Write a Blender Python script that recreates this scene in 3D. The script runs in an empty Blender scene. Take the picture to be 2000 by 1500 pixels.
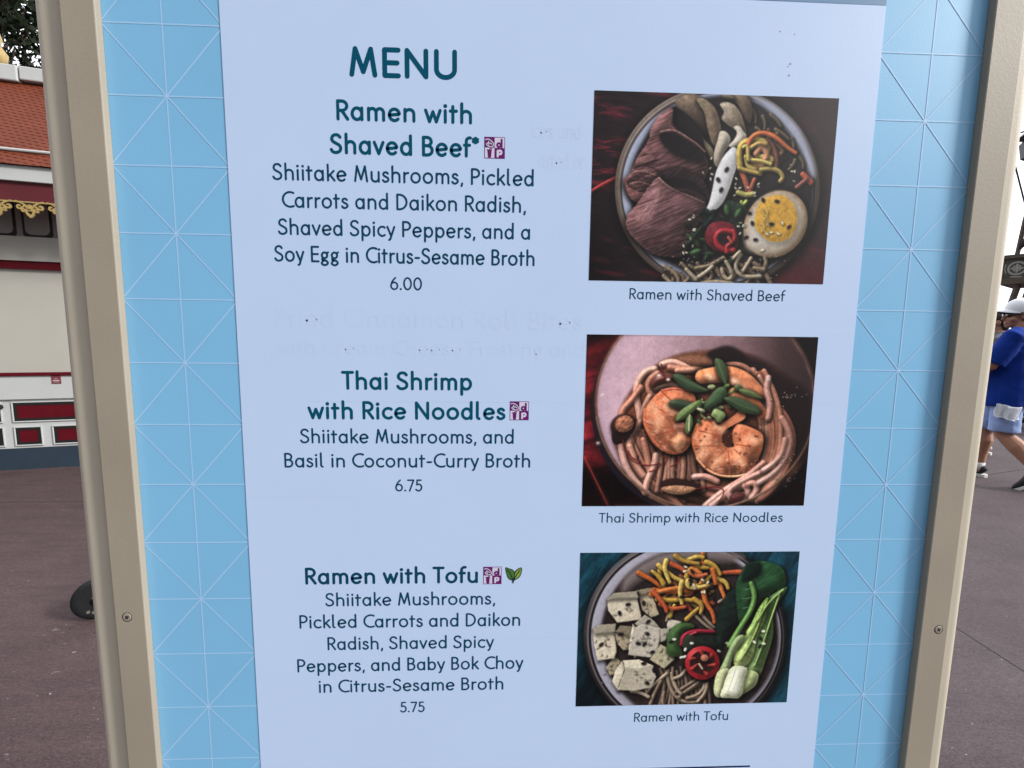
import bpy, bmesh, math, random
import numpy as np
from mathutils import Vector, Matrix

# ---------------------------------------------------------------- camera, sky, sun, exposure
S = bpy.context.scene
COL = S.collection
CAM = Vector((0, -.5, 1.42))
cd = bpy.data.cameras.new("Camera")
cam = bpy.data.objects.new("Camera", cd); COL.objects.link(cam)
cd.sensor_width = 36; cd.lens = 16.2; cd.clip_start = .02; cd.clip_end = 2000
cam.matrix_world = Matrix(((.99918, -.03864, .01229, CAM.x), (-.00783, .11355, .9935, CAM.y), (-.03978, -.99278, .11315, CAM.z), (0, 0, 0, 1))) if False else \
    Matrix(((.99918, -.00783, -.03978, CAM.x), (-.03864, .11355, -.99278, CAM.y), (.01229, .9935, .11315, CAM.z), (0, 0, 0, 1)))
S.camera = cam
SUN_DIR = Vector((.80, -.30, .52)).normalized()      # towards the sun: right of the sign, a little in front of it
SUN_EL = math.asin(SUN_DIR.z)
SUN_ROT = math.atan2(SUN_DIR.x, SUN_DIR.y)
w = bpy.data.worlds.new("World"); S.world = w; w.use_nodes = True
nt = w.node_tree; nt.nodes.clear()
out = nt.nodes.new('ShaderNodeOutputWorld'); bg = nt.nodes.new('ShaderNodeBackground'); nt.links.new(bg.outputs[0], out.inputs[0])
sky = nt.nodes.new('ShaderNodeTexSky'); sky.sky_type = 'NISHITA'; sky.sun_disc = False
sky.sun_elevation = SUN_EL; sky.sun_rotation = SUN_ROT; sky.air_density = 1.0; sky.dust_density = 2.0
tc = nt.nodes.new('ShaderNodeTexCoord')
nz = nt.nodes.new('ShaderNodeTexNoise'); nz.inputs['Scale'].default_value = 2.6; nz.inputs['Detail'].default_value = 8; nz.inputs['Roughness'].default_value = .55
nt.links.new(tc.outputs['Generated'], nz.inputs['Vector'])
cr = nt.nodes.new('ShaderNodeMapRange'); cr.inputs[1].default_value = .30; cr.inputs[2].default_value = .50; cr.inputs[3].default_value = .25; cr.inputs[4].default_value = 1
nt.links.new(nz.outputs[0], cr.inputs[0])
# bright overcast, dimmed behind the camera to deepen the shade on the sign
dp = nt.nodes.new('ShaderNodeVectorMath'); dp.operation = 'DOT_PRODUCT'; dp.inputs[1].default_value = Vector((.50, .75, .42)).normalized()
nt.links.new(tc.outputs['Generated'], dp.inputs[0])
mr = nt.nodes.new('ShaderNodeMapRange'); mr.interpolation_type = 'SMOOTHSTEP'; mr.inputs[1].default_value = -.55; mr.inputs[2].default_value = .30; mr.inputs[3].default_value = 1.6; mr.inputs[4].default_value = 12
nt.links.new(dp.outputs['Value'], mr.inputs[0])
cc = nt.nodes.new('ShaderNodeVectorMath'); cc.operation = 'SCALE'; cc.inputs[0].default_value = (.95, .98, 1.04)
nt.links.new(mr.outputs[0], cc.inputs['Scale'])
mx = nt.nodes.new('ShaderNodeMix'); mx.data_type = 'RGBA'
nt.links.new(cr.outputs[0], mx.inputs[0]); nt.links.new(sky.outputs[0], mx.inputs[6]); nt.links.new(cc.outputs[0], mx.inputs[7])
nt.links.new(mx.outputs[2], bg.inputs[0]); bg.inputs[1].default_value = .1
sl = bpy.data.lights.new("Sun", 'SUN'); sl.energy = 2.6; sl.angle = math.radians(12); sl.color = (1, .96, .9)
sun = bpy.data.objects.new("Sun", sl); COL.objects.link(sun)
sun.rotation_euler = (-SUN_DIR).to_track_quat('-Z', 'Y').to_euler()
S.view_settings.view_transform = 'Standard'; S.view_settings.look = 'None'; S.view_settings.gamma = 1
S.view_settings.exposure = 0.84
S.render.resolution_x = 1024; S.render.resolution_y = 768


# ---------------------------------------------------------------- helpers
def lin(c):
    return tuple((v / 255 / 12.92) if v / 255 <= .04045 else ((v / 255 + .055) / 1.055) ** 2.4 for v in c)


def mat(name, col, rough=.6, noise=0, nscale=30, bump=0, bscale=200, metal=0, spec=.4, col2=None, stretch=None, detail=4, coat=0):
    m = bpy.data.materials.new(name); m.use_nodes = True
    t = m.node_tree; b = t.nodes['Principled BSDF']
    b.inputs['Base Color'].default_value = (*col, 1); b.inputs['Roughness'].default_value = rough
    b.inputs['Metallic'].default_value = metal; b.inputs['Specular IOR Level'].default_value = spec
    b.inputs['Coat Weight'].default_value = coat
    co = t.nodes.new('ShaderNodeTexCoord'); src = co.outputs['Object']
    if stretch:
        mp = t.nodes.new('ShaderNodeMapping'); mp.inputs['Scale'].default_value = stretch
        t.links.new(src, mp.inputs[0]); src = mp.outputs[0]
    if noise or col2:
        n = t.nodes.new('ShaderNodeTexNoise'); n.inputs['Scale'].default_value = nscale; n.inputs['Detail'].default_value = detail
        t.links.new(src, n.inputs['Vector'])
        r = t.nodes.new('ShaderNodeMapRange'); r.inputs[1].default_value = .3; r.inputs[2].default_value = .7
        t.links.new(n.outputs[0], r.inputs[0])
        x = t.nodes.new('ShaderNodeMix'); x.data_type = 'RGBA'
        c2 = col2 if col2 else tuple(v * (1 + noise) for v in col); c1 = col if col2 else tuple(v * (1 - noise) for v in col)
        x.inputs[6].default_value = (*c1, 1); x.inputs[7].default_value = (*c2, 1)
        t.links.new(r.outputs[0], x.inputs[0]); t.links.new(x.outputs[2], b.inputs['Base Color'])
    if bump:
        n = t.nodes.new('ShaderNodeTexNoise'); n.inputs['Scale'].default_value = bscale; n.inputs['Detail'].default_value = 3
        t.links.new(src, n.inputs['Vector'])
        bp = t.nodes.new('ShaderNodeBump'); bp.inputs['Strength'].default_value = bump; bp.inputs['Distance'].default_value = .002
        t.links.new(n.outputs[0], bp.inputs['Height']); t.links.new(bp.outputs[0], b.inputs['Normal'])
    return m


def obj(name, bm, m, parent=None, smooth=False, loc=(0, 0, 0), rot=0):
    me = bpy.data.meshes.new(name)
    if isinstance(bm, bmesh.types.BMesh):
        bm.to_mesh(me); bm.free()
    else:
        me.from_pydata(bm[0], [], bm[1])
    for mm in (m if isinstance(m, (list, tuple)) else [m]): me.materials.append(mm)
    if smooth: me.shade_smooth()
    o = bpy.data.objects.new(name, me); COL.objects.link(o)
    if parent: o.parent = parent
    o.location = loc; o.rotation_euler = (0, 0, rot)
    return o


def tag(o, label=None, cat=None, group=None, kind=None):
    for k, v in (('label', label), ('category', cat), ('group', group), ('kind', kind)):
        if v: o[k] = v
    return o


def empty(name, loc, rot=0, label=None, cat=None, group=None):
    o = bpy.data.objects.new(name, None); COL.objects.link(o); o.location = loc; o.rotation_euler = (0, 0, rot)
    o.empty_display_size = .1
    return tag(o, label, cat, group)


def box(bm, x0, x1, y0, y1, z0, z1, bev=0, seg=2, mi=0):
    b = bmesh.new()
    v = [b.verts.new((x, y, z)) for z in (z0, z1) for y in (y0, y1) for x in (x0, x1)]
    for f in ((0, 2, 3, 1), (4, 5, 7, 6), (0, 1, 5, 4), (2, 6, 7, 3), (0, 4, 6, 2), (1, 3, 7, 5)): b.faces.new([v[i] for i in f])
    if bev: bmesh.ops.bevel(b, geom=b.edges[:], offset=bev, segments=seg, affect='EDGES', profile=.5)
    for f in b.faces: f.material_index = mi
    me = bpy.data.meshes.new('t'); b.to_mesh(me); b.free(); bm.from_mesh(me); bpy.data.meshes.remove(me)
    return bm


def boxm(*a, **k): return box(bmesh.new(), *a, **k)


def tube(bm, pts, rad, seg=8, cap=True, sy=1.0):
    """swept tube through points with per-point radius (or (rx, ry))"""
    pts = [Vector(p) for p in pts]; n = len(pts); rings = []
    R = rad if isinstance(rad, (list, tuple)) else [rad] * n
    up = Vector((0, 0, 1)); d0 = (pts[-1] - pts[0]).normalized()
    if abs(d0.z) > .9: up = Vector((0, 1, 0))
    for i, p in enumerate(pts):
        d = (pts[min(i + 1, n - 1)] - pts[max(i - 1, 0)]).normalized()
        a = d.cross(up).normalized(); b = a.cross(d).normalized()
        rx, ry = R[i] if isinstance(R[i], (list, tuple)) else (R[i], R[i] * sy)
        rings.append([bm.verts.new(p + a * rx * math.cos(t) + b * ry * math.sin(t)) for t in [2 * math.pi * k / seg for k in range(seg)]])
    for i in range(n - 1):
        for k in range(seg):
            bm.faces.new((rings[i][k], rings[i][(k + 1) % seg], rings[i + 1][(k + 1) % seg], rings[i + 1][k]))
    if cap:
        bm.faces.new(rings[0][::-1]); bm.faces.new(rings[-1])
    return bm


def lathe(bm, prof, seg=24, axis='z', c=(0, 0, 0)):
    rings = []
    for r, h in prof:
        ring = []
        for k in range(seg):
            t = 2 * math.pi * k / seg; a, b = r * math.cos(t), r * math.sin(t)
            p = {'z': (a, b, h), 'y': (a, h, b), 'x': (h, a, b)}[axis]
            ring.append(bm.verts.new((p[0] + c[0], p[1] + c[1], p[2] + c[2])))
        rings.append(ring)
    for i in range(len(rings) - 1):
        for k in range(seg): bm.faces.new((rings[i][k], rings[i][(k + 1) % seg], rings[i + 1][(k + 1) % seg], rings[i + 1][k]))
    bm.faces.new(rings[0][::-1]); bm.faces.new(rings[-1])
    bmesh.ops.recalc_face_normals(bm, faces=bm.faces[:])
    return bm


def prism(bm, pts, y0, y1, mi=0):
    """polygon in x,z pushed from y0 to y1"""
    a = [bm.verts.new((x, y0, z)) for x, z in pts]; b = [bm.verts.new((x, y1, z)) for x, z in pts]; n = len(pts)
    fs = [bm.faces.new(a), bm.faces.new(b[::-1])] + [bm.faces.new((a[i], b[i], b[(i + 1) % n], a[(i + 1) % n])) for i in range(n)]
    for f in fs: f.material_index = mi
    bmesh.ops.recalc_face_normals(bm, faces=fs)
    return bm


def ribbon(V, F, pts, w, y, cap=True, depth=0):
    """flat round-ended stroke in the x,z plane at depth y (facing -y)"""
    P = np.asarray(pts, float)
    if len(P) > 1:
        keep = np.r_[True, np.linalg.norm(np.diff(P, axis=0), axis=1) > 1e-7]; P = P[keep]
    h = w / 2; base = len(V)
    if len(P) < 2:
        V.append((P[0][0], y, P[0][1])); n = 14
        for k in range(n): V.append((P[0][0] + h * math.cos(2 * math.pi * k / n), y, P[0][1] + h * math.sin(2 * math.pi * k / n)))
        for k in range(n): F.append((base, base + 1 + k, base + 1 + (k + 1) % n))
        return
    T = np.zeros_like(P); T[1:-1] = P[2:] - P[:-2]; T[0] = P[1] - P[0]; T[-1] = P[-1] - P[-2]
    if len(P) > 3 and np.linalg.norm(P[0] - P[-1]) < 1e-6:
        T[0] = T[-1] = P[1] - P[-2]; cap = False
    T /= np.linalg.norm(T, axis=1)[:, None] + 1e-12
    N = np.c_[-T[:, 1], T[:, 0]] * h
    for p, nn in zip(P, N):
        V.append((p[0] + nn[0], y, p[1] + nn[1])); V.append((p[0] - nn[0], y, p[1] - nn[1]))
    for i in range(len(P) - 1):
        a = base + 2 * i; F.append((a, a + 1, a + 3, a + 2))
    if cap:
        for e, s in ((0, -1), (len(P) - 1, 1)):
            c = len(V); V.append((P[e][0], y, P[e][1])); a0 = math.atan2(T[e][1] * s, T[e][0] * s); m = 7
            for k in range(m + 1):
                a = a0 - math.pi / 2 + math.pi * k / m; V.append((P[e][0] + h * math.cos(a), y, P[e][1] + h * math.sin(a)))
            for k in range(m): F.append((c, c + 1 + k, c + 2 + k))


# ---------------------------------------------------------------- printed food pictures (pure numpy)
def catmull(P, closed=False, n=8):
    P = np.asarray(P, float)
    if len(P) < 3 and not closed:
        t = np.linspace(0, 1, n)[:, None]
        return P[0] * (1 - t) + P[-1] * t
    if closed:
        Q = np.vstack([P[-1], P, P[0], P[1]]); m = len(P)
    else:
        Q = np.vstack([2 * P[0] - P[1], P, 2 * P[-1] - P[-2]]); m = len(P) - 1
    out = []
    t = np.linspace(0, 1, n, endpoint=False)[:, None]
    for i in range(m):
        a, b, c, d = Q[i], Q[i + 1], Q[i + 2], Q[i + 3]
        out.append(.5 * (2 * b + (c - a) * t + (2 * a - 5 * b + 4 * c - d) * t * t + (3 * b - a - 3 * c + d) * t ** 3))
    out = np.vstack(out)
    return out if closed else np.vstack([out, P[-1]])


def bspline(P, n=8):
    P = np.asarray(P, float)
    if len(P) < 3: return catmull(P, False, n)
    Q = np.vstack([2 * P[0] - P[1], P, 2 * P[-1] - P[-2]]); out = []
    t = np.linspace(0, 1, n, endpoint=False)[:, None]
    for i in range(len(Q) - 3):
        a, b, c, d = Q[i:i + 4]
        out.append(((1 - t) ** 3 * a + (3 * t ** 3 - 6 * t * t + 4) * b + (-3 * t ** 3 + 3 * t * t + 3 * t + 1) * c + t ** 3 * d) / 6)
    return np.vstack(out + [P[-1:]])


def vnoise(x, y, seed=0, octaves=3):
    r = np.zeros_like(x); amp = 1.; tot = 0.
    for o in range(octaves):
        g = np.random.RandomState(seed * 17 + o).rand(64, 64)
        xi = np.floor(x).astype(int); yi = np.floor(y).astype(int)
        fx = x - xi; fy = y - yi
        fx = fx * fx * (3 - 2 * fx); fy = fy * fy * (3 - 2 * fy)
        a = g[yi % 64, xi % 64]; b = g[yi % 64, (xi + 1) % 64]
        c = g[(yi + 1) % 64, xi % 64]; d = g[(yi + 1) % 64, (xi + 1) % 64]
        r += amp * ((a * (1 - fx) + b * fx) * (1 - fy) + (c * (1 - fx) + d * fx) * fy)
        tot += amp; amp *= .55; x = x * 2.03 + 5.3; y = y * 2.03 + 1.7
    return r / tot - .5


def blur(a, r):
    n = int(max(1, round(r)))
    for ax in (0, 1):
        for _ in range(2):
            acc = a * 0
            for k in range(-n, n + 1):
                acc += np.roll(a, k, ax)
            a = acc / (2 * n + 1)
    return a


class Pic:
    def __init__(s, W, H, quad, light=(-.5, -.6, .62)):
        s.W, s.H = W, H
        q = np.array(quad, float)
        dst = np.array([(0, 0), (W, 0), (W, H), (0, H)], float)
        A = []; b = []
        for (x, y), (u, v) in zip(q, dst):
            A.append([x, y, 1, 0, 0, 0, -u * x, -u * y]); b.append(u)
            A.append([0, 0, 0, x, y, 1, -v * x, -v * y]); b.append(v)
        s.h = np.append(np.linalg.solve(np.array(A), np.array(b)), 1).reshape(3, 3)
        s.k = W / (q[1, 0] - q[0, 0])
        s.img = np.zeros((H, W, 3))
        s.Y, s.X = np.mgrid[0:H, 0:W] + .5
        s.L = np.array(light) / np.linalg.norm(light)
        s.rs = np.random.RandomState(5)

    def T(s, P):
        P = np.asarray(P, float).reshape(-1, 2)
        q = np.c_[P, np.ones(len(P))] @ s.h.T
        return q[:, :2] / q[:, 2:]

    def box(s, P, m):
        x0 = max(0, int(P[:, 0].min() - m)); x1 = min(s.W, int(P[:, 0].max() + m) + 2)
        y0 = max(0, int(P[:, 1].min() - m)); y1 = min(s.H, int(P[:, 1].max() + m) + 2)
        return (slice(y0, y1), slice(x0, x1)) if x1 > x0 and y1 > y0 else None

    def sd(s, P, b, closed=True):
        X, Y = s.X[b], s.Y[b]
        best = np.full(X.shape, 1e9); tt = np.zeros(X.shape); ins = np.zeros(X.shape, bool)
        n = len(P); m = n if closed else n - 1
        for i in range(m):
            a = P[i]; c = P[(i + 1) % n]; d = c - a
            t = np.clip(((X - a[0]) * d[0] + (Y - a[1]) * d[1]) / (d @ d + 1e-9), 0, 1)
            r = (X - a[0] - t * d[0]) ** 2 + (Y - a[1] - t * d[1]) ** 2
            k = r < best; best[k] = r[k]; tt[k] = (i + t[k]) / m
            if closed and abs(d[1]) > 1e-9:
                cr = ((a[1] > Y) != (c[1] > Y)) & (X < d[0] * (Y - a[1]) / d[1] + a[0])
                ins ^= cr
        dist = np.sqrt(best)
        return (np.where(ins, -dist, dist) if closed else dist), tt

    def shade(s, b, h, col, amb, spec, tex, shin=24):
        gy, gx = np.gradient(h)
        nz = 1 / np.sqrt(gx * gx + gy * gy + 1)
        nl = np.clip((-gx * s.L[0] - gy * s.L[1] + s.L[2]) * nz, 0, 1)
        c = np.asarray(col, float)
        if c.ndim == 1:
            c = c[None, None]
        o = c * (amb + (1.25 - amb) * nl[..., None])
        if tex is not None:
            o = o * (1 + tex[..., None])
        if spec:
            hv = s.L + np.array([0, 0, 1]); hv /= np.linalg.norm(hv)
            sp = np.clip((-gx * hv[0] - gy * hv[1] + hv[2]) * nz, 0, 1) ** shin
            o = o + 255 * spec * sp[..., None]
        return o

    def put(s, b, cov, o):
        s.img[b] = s.img[b] * (1 - cov[..., None]) + np.clip(o, 0, 255) * cov[..., None]

    def shadow(s, P, rad, k, closed, w=0, off=(3, 4)):
        if k <= 0: return
        if rad < 4: off = (1, 1.3)
        Q = P + np.array(off)
        b = s.box(Q, rad + w + 2)
        if b is None: return
        d, _ = s.sd(Q, b, closed)
        a = np.clip(1 - (d - w) / rad, 0, 1) ** 1.5 * k
        s.img[b] *= 1 - a[..., None]

    def texf(s, b, tex):
        if tex is None: return None
        amp, sx, sy, ang, seed = tex
        X, Y = s.X[b], s.Y[b]; c, n = math.cos(math.radians(ang)), math.sin(math.radians(ang))
        return 2 * amp * vnoise((X * c + Y * n) / sx + 40, (-X * n + Y * c) / sy + 40, seed)

    def fill(s, P, col, R=8, bulge=1., amb=.5, spec=0, tex=None, sh=.6, shr=9, smooth=True, soft=.8, col2=None, grad=None, wob=0, shin=24, edge=0):
        Q = s.T(catmull(P, True, 6) if smooth else P)
        s.shadow(Q, shr, sh, True)
        b = s.box(Q, 3 + 2 * soft)
        if b is None: return
        d, _ = s.sd(Q, b)
        if wob:
            d = d + wob * 2 * vnoise(s.X[b] / 5, s.Y[b] / 5, 9, 2)
        cov = np.clip(.5 - d / (2 * soft), 0, 1)
        q = np.clip(-d / R, 0, 1)
        h = bulge * R * .62 * q * (2 - q)
        if R >= 8 and min(h.shape) > 8:
            h = blur(np.pad(h, 6, mode='edge'), R * .22)[6:-6, 6:-6]
        t = s.texf(b, tex)
        c = np.asarray(col, float)
        if col2 is not None:      # second colour: along a direction (grad=((x,y),(x,y))) or by depth from the edge
            if grad is not None:
                g = s.T(grad); v = g[1] - g[0]
                f = np.clip(((s.X[b] - g[0, 0]) * v[0] + (s.Y[b] - g[0, 1]) * v[1]) / (v @ v), 0, 1)
            else:
                f = q
            c = c * (1 - f[..., None]) + np.asarray(col2, float) * f[..., None]
        o = s.shade(b, h + (0 if t is None else t * 3), c, amb, spec, t, shin)
        if edge:
            o = o * (1 - edge * np.clip(1 + d / 2.5, 0, 1))[..., None]
        s.put(b, cov, o)

    def line(s, P, w, col, w2=None, amb=.45, spec=.15, sh=.5, shr=5, smooth=True, tex=None, flat=False, col2=None, bulge=1.):
        Q = s.T(bspline(P, 8) if smooth else P)
        w = w * s.k / 2; w2 = w if w2 is None else w2 * s.k / 2
        s.shadow(Q, shr, sh, False, max(w, w2), (2, 2.5))
        b = s.box(Q, max(w, w2) + 3)
        if b is None: return
        d, t = s.sd(Q, b, False)
        ww = w + (w2 - w) * t
        cov = np.clip((ww - d) / 1.1 + .5, 0, 1)
        q = np.clip(1 - d / np.maximum(ww, .3), 0, 1)
        h = bulge * ww * .70 * q * (2 - q) * (0 if flat else 1)
        c = np.asarray(col, float)
        if col2 is not None:
            c = c * (1 - t[..., None]) + np.asarray(col2, float) * t[..., None]
        s.put(b, cov, s.shade(b, h, c, amb, spec, s.texf(b, tex)))

    def streaks(s, P, col, ang, sx, sy, seed, lo=.08, hi=.25, a=.6, soft=4):
        Q = s.T(catmull(P, True, 6)); b = s.box(Q, 2)
        d, _ = s.sd(Q, b)
        n = s.texf(b, (.5, sx, sy, ang, seed))
        m = np.clip((n - lo) / (hi - lo), 0, 1) * np.clip(-d / soft, 0, 1) * a
        s.put(b, m, np.asarray(col, float))

    def seed(s, x, y, ang, col, L=20, w=11):
        c, n = math.cos(math.radians(ang)), math.sin(math.radians(ang))
        P = [(x + L / 2 * math.cos(t) * c - w / 2 * math.sin(t) * n, y + L / 2 * math.cos(t) * n + w / 2 * math.sin(t) * c) for t in np.linspace(0, 2 * math.pi, 9)[:-1]]
        s.fill(P, col, R=2, sh=.45, shr=3, amb=.6, spec=.12)

    def ell(s, cx, cy, rx, ry, rot=0, n=28, a0=0, a1=360):
        t = np.radians(np.linspace(a0, a1, n, endpoint=(a1 - a0) < 360)); c, k = math.cos(math.radians(rot)), math.sin(math.radians(rot))
        x, y = rx * np.cos(t), ry * np.sin(t)
        return np.c_[cx + x * c - y * k, cy + x * k + y * c]

    def strands(s, n, gen, w, cols, **kw):
        for i in range(n):
            c = np.array(cols[s.rs.randint(len(cols))], float) * s.rs.uniform(.86, 1.1)
            s.line(gen(s.rs, i), w * s.rs.uniform(.85, 1.15), c, **kw)

    def done(s, seed=1, grain=5):
        rs = np.random.RandomState(seed)
        im = s.img
        b = (slice(0, s.H), slice(0, s.W))
        # wet food: fine uneven texture and small glints where it is light
        n = s.texf(b, (.5, 2.2, 2.2, 20, seed + 40)) + .8 * s.texf(b, (.5, 6, 6, 50, seed + 41)) + .6 * s.texf(b, (.5, 22, 22, 10, seed + 42))
        im = im * (1 + (.10 + .20 * np.clip((np.maximum(im[..., 0] - im[..., 2], im[..., 1] - im[..., 0]) - 16) / 30, 0, 1))[..., None] * n[..., None])
        g = im @ np.array((.3, .59, .11)); gl = s.texf(b, (.5, 1.6, 2.4, 35, seed + 50))
        im = im + (np.clip((gl - .24) / .1, 0, 1) * np.clip((g - 50) / 90, 0, 1) * np.clip((im[..., 0] - im[..., 2] - 24) / 30, 0, 1) * 46)[..., None]
        im = .72 * im + .28 * blur(im, 1)
        im = .7 * im + .3 * (np.roll(im, 1, 0) + np.roll(im, -1, 0) + np.roll(im, 1, 1) + np.roll(im, -1, 1)) / 4
        g = im @ np.array((.3, .59, .11))
        im = g[..., None] * .14 + im * .86
        return np.clip(im + rs.randn(s.H, s.W, 1) * grain * .5, 0, 255)


def wood(p, base, red, ang, sx, sy, seed, lo=-.02, hi=.25):
    b = (slice(0, p.H), slice(0, p.W))
    n = p.texf(b, (.5, sx, sy, ang, seed)); n2 = p.texf(b, (.5, 2.2, 30, ang + 90, seed + 3))
    m = np.clip((n - lo) / (hi - lo), 0, 1)[..., None]
    p.img[:] = np.asarray(base, float) * (1 - m) + np.asarray(red, float) * m
    p.img *= (1 + .5 * n2[..., None])


BLACK = (24, 20, 24); SES = (212, 200, 178)


def picture_beef(W, H):
    p = Pic(W, H, [(197, 83), (1713, 137), (1618, 1293), (163, 1268)])
    wood(p, (34, 22, 28), (96, 30, 40), 8, 60, 14, 3, .05, .3)
    X, Y = p.X / W, p.Y / H
    p.img *= (1 - .55 * np.clip((Y - .45) * 2.2, 0, 1) * np.clip(1 - X * 4, 0, 1))[..., None]
    rt = np.clip((X - .72) / .1, 0, 1)[..., None]
    p.img = p.img * (1 - .75 * rt) + np.array((56, 42, 47)) * .75 * rt + np.array((26, -12, -12)) * (rt * np.clip((Y[..., None] - .72) * 4, 0, 1))
    for i in range(26):
        x = p.rs.uniform(180, 300); y = p.rs.choice([420, 450, 560, 590, 200]) + p.rs.randn() * 18
        p.line([(x, y), (x + p.rs.uniform(40, 110), y + p.rs.uniform(-12, 16))], 5, (120, 34, 44), sh=0, flat=True, spec=0)
    p.line([(180, 712), (250, 668), (330, 632)], 18, (170, 44, 44), 26, sh=.3)
    # bowl
    p.fill(p.ell(960, 695, 634, 632), (84, 68, 62), R=6, bulge=.6, sh=.7, shr=22, amb=.5, spec=.2)
    p.fill(p.ell(962, 697, 618, 616), (112, 98, 90), R=4, bulge=.8, sh=0, amb=.4, spec=.15)
    p.fill(p.ell(963, 697, 602, 600), (60, 50, 50), R=4, sh=0, amb=.6)
    p.fill(p.ell(962, 698, 592, 590), (150, 156, 182), R=20, bulge=.3, sh=.2, amb=.75)
    p.fill(p.ell(975, 690, 560, 560), (98, 100, 118), R=18, bulge=-.4, sh=0, soft=9, amb=.7)
    p.fill(p.ell(990, 690, 566, 566), (34, 29, 34), R=5, bulge=.1, sh=.25, soft=4, tex=(.35, 14, 20, 20, 5))
    p.fill([(1170, 125), (1300, 170), (1460, 320), (1550, 520), (1565, 620), (1530, 600), (1480, 470), (1390, 330), (1260, 200)], (150, 154, 176), R=16, bulge=.3, sh=0, soft=5, amb=.7)
    # floating dark strands top right
    for x, y, x2, y2 in ((1180, 210, 1195, 290), (1240, 250, 1250, 330), (1290, 240, 1350, 310), (1420, 390, 1425, 470), (1470, 500, 1490, 570), (1320, 330, 1400, 390), (1440, 520, 1400, 580), (1200, 320, 1230, 360)):
        p.line([(x, y), ((x + x2) / 2 + 12, (y + y2) / 2), (x2, y2)], 24, (104, 88, 70), 14, amb=.4)
    # mushrooms at the top
    p.fill([(1050, 115), (1130, 120), (1165, 160), (1175, 230), (1160, 290), (1120, 250), (1090, 180), (1060, 150)], (122, 100, 82), col2=(84, 66, 56), R=18, grad=((1060, 120), (1170, 280)), tex=(.15, 5, 5, 0, 2))
    p.fill([(985, 110), (1040, 112), (1060, 140), (1000, 135)], (120, 104, 88), R=6)
    p.fill([(700, 160), (760, 115), (840, 120), (880, 190), (900, 270), (910, 340), (850, 380), (800, 330), (740, 240)], (126, 104, 86), col2=(60, 46, 42), grad=((760, 120), (830, 330)), R=26, tex=(.2, 6, 6, 0, 4))
    p.fill([(830, 140), (880, 140), (940, 190), (970, 260), (985, 350), (970, 430), (930, 420), (900, 330), (880, 230), (850, 180)], (140, 120, 98), col2=(110, 88, 72), grad=((860, 150), (960, 420)), R=24, tex=(.18, 5, 5, 0, 6))
    p.fill([(975, 175), (1010, 160), (1060, 175), (1105, 230), (1130, 310), (1140, 370), (1090, 345), (1050, 320), (1010, 290), (985, 260), (1000, 220)], (168, 152, 134), col2=(122, 98, 78), grad=((990, 180), (1140, 350)), R=20, tex=(.16, 4, 4, 0, 8))
    p.fill([(830, 310), (850, 330), (880, 390), (930, 450), (935, 505), (905, 490), (870, 430), (840, 370)], (142, 126, 98), R=10, spec=.1)
    # dark gap beneath the mushrooms
    p.fill([(700, 190), (800, 260), (860, 330), (880, 420), (900, 520), (860, 480), (760, 380), (670, 290), (655, 230)], (28, 21, 26), R=10, bulge=.2, sh=.3)
    # beef, two shaved folds
    bt = (.30, 2.4, 26, 68, 11); bt2 = (.30, 2.4, 26, 64, 12)
    A = [(640, 215), (685, 195), (690, 300), (770, 380), (850, 440), (890, 500), (905, 560), (880, 640), (820, 690), (640, 640), (520, 720), (470, 780), (400, 720), (378, 650), (420, 600), (465, 500), (530, 400), (560, 310)]
    p.fill(A, (122, 76, 78), col2=(88, 54, 58), grad=((420, 500), (860, 560)), R=30, amb=.42, tex=bt, spec=.05, sh=.8, shr=16, wob=1.5)
    p.streaks(A, (54, 30, 34), 68, 2.6, 34, 31, .02, .22, .75); p.streaks(A, (168, 118, 114), 68, 2.0, 20, 32, .10, .25, .55)
    p.fill([(560, 300), (620, 225), (680, 200), (672, 290), (700, 330), (640, 330), (590, 360), (540, 380)], (136, 90, 90), R=16, tex=bt, sh=.3, wob=1)
    p.fill([(600, 370), (640, 345), (700, 355), (780, 400), (850, 450), (880, 500), (860, 535), (800, 525), (720, 500), (640, 440)], (27, 19, 25), R=10, bulge=-.2, sh=.35, tex=(.25, 4, 30, 60, 9), soft=2)
    p.line([(610, 345), (690, 325), (760, 370), (840, 420), (885, 470)], 15, (140, 96, 94), 8, tex=(.3, 3, 3, 0, 3), sh=.2)
    B = [(380, 650), (420, 590), (470, 490), (520, 470), (600, 520), (600, 600), (540, 690), (500, 740), (420, 700)]
    p.streaks(B, (170, 122, 118), 72, 3.0, 30, 33, .05, .2, .7); p.streaks(B, (44, 24, 28), 72, 3.0, 34, 34, .04, .2, .85)
    for k in range(5):   # layer edges of the far fold
        y = 545 + k * 34
        p.line([(415 + max(0, 2 - k) * 18, y + 24), (460, y + 2), (530, y + 8 + k * 4), (590 - k * 10, y + 36)], 9, (158, 108, 104) if k % 2 else (58, 32, 36), 4, sh=.2, spec=.1, tex=(.5, 3, 3, 0, k))
    p.fill([(385, 640), (420, 690), (500, 720), (540, 700), (560, 640), (520, 780), (460, 780), (410, 740)], (122, 76, 76), R=10, tex=bt, wob=1.5)
    p.fill([(590, 620), (640, 580), (720, 560), (800, 590), (870, 640), (905, 700), (910, 760), (880, 770), (830, 720), (720, 700), (640, 680)], (44, 30, 34), R=12, bulge=.3, sh=.6, tex=(.5, 3, 22, 50, 19), wob=1)
    p.fill([(630, 650), (700, 625), (800, 650), (870, 700), (880, 750), (800, 715), (700, 690)], (27, 19, 24), R=10, bulge=-.2, sh=0, soft=3)
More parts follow.
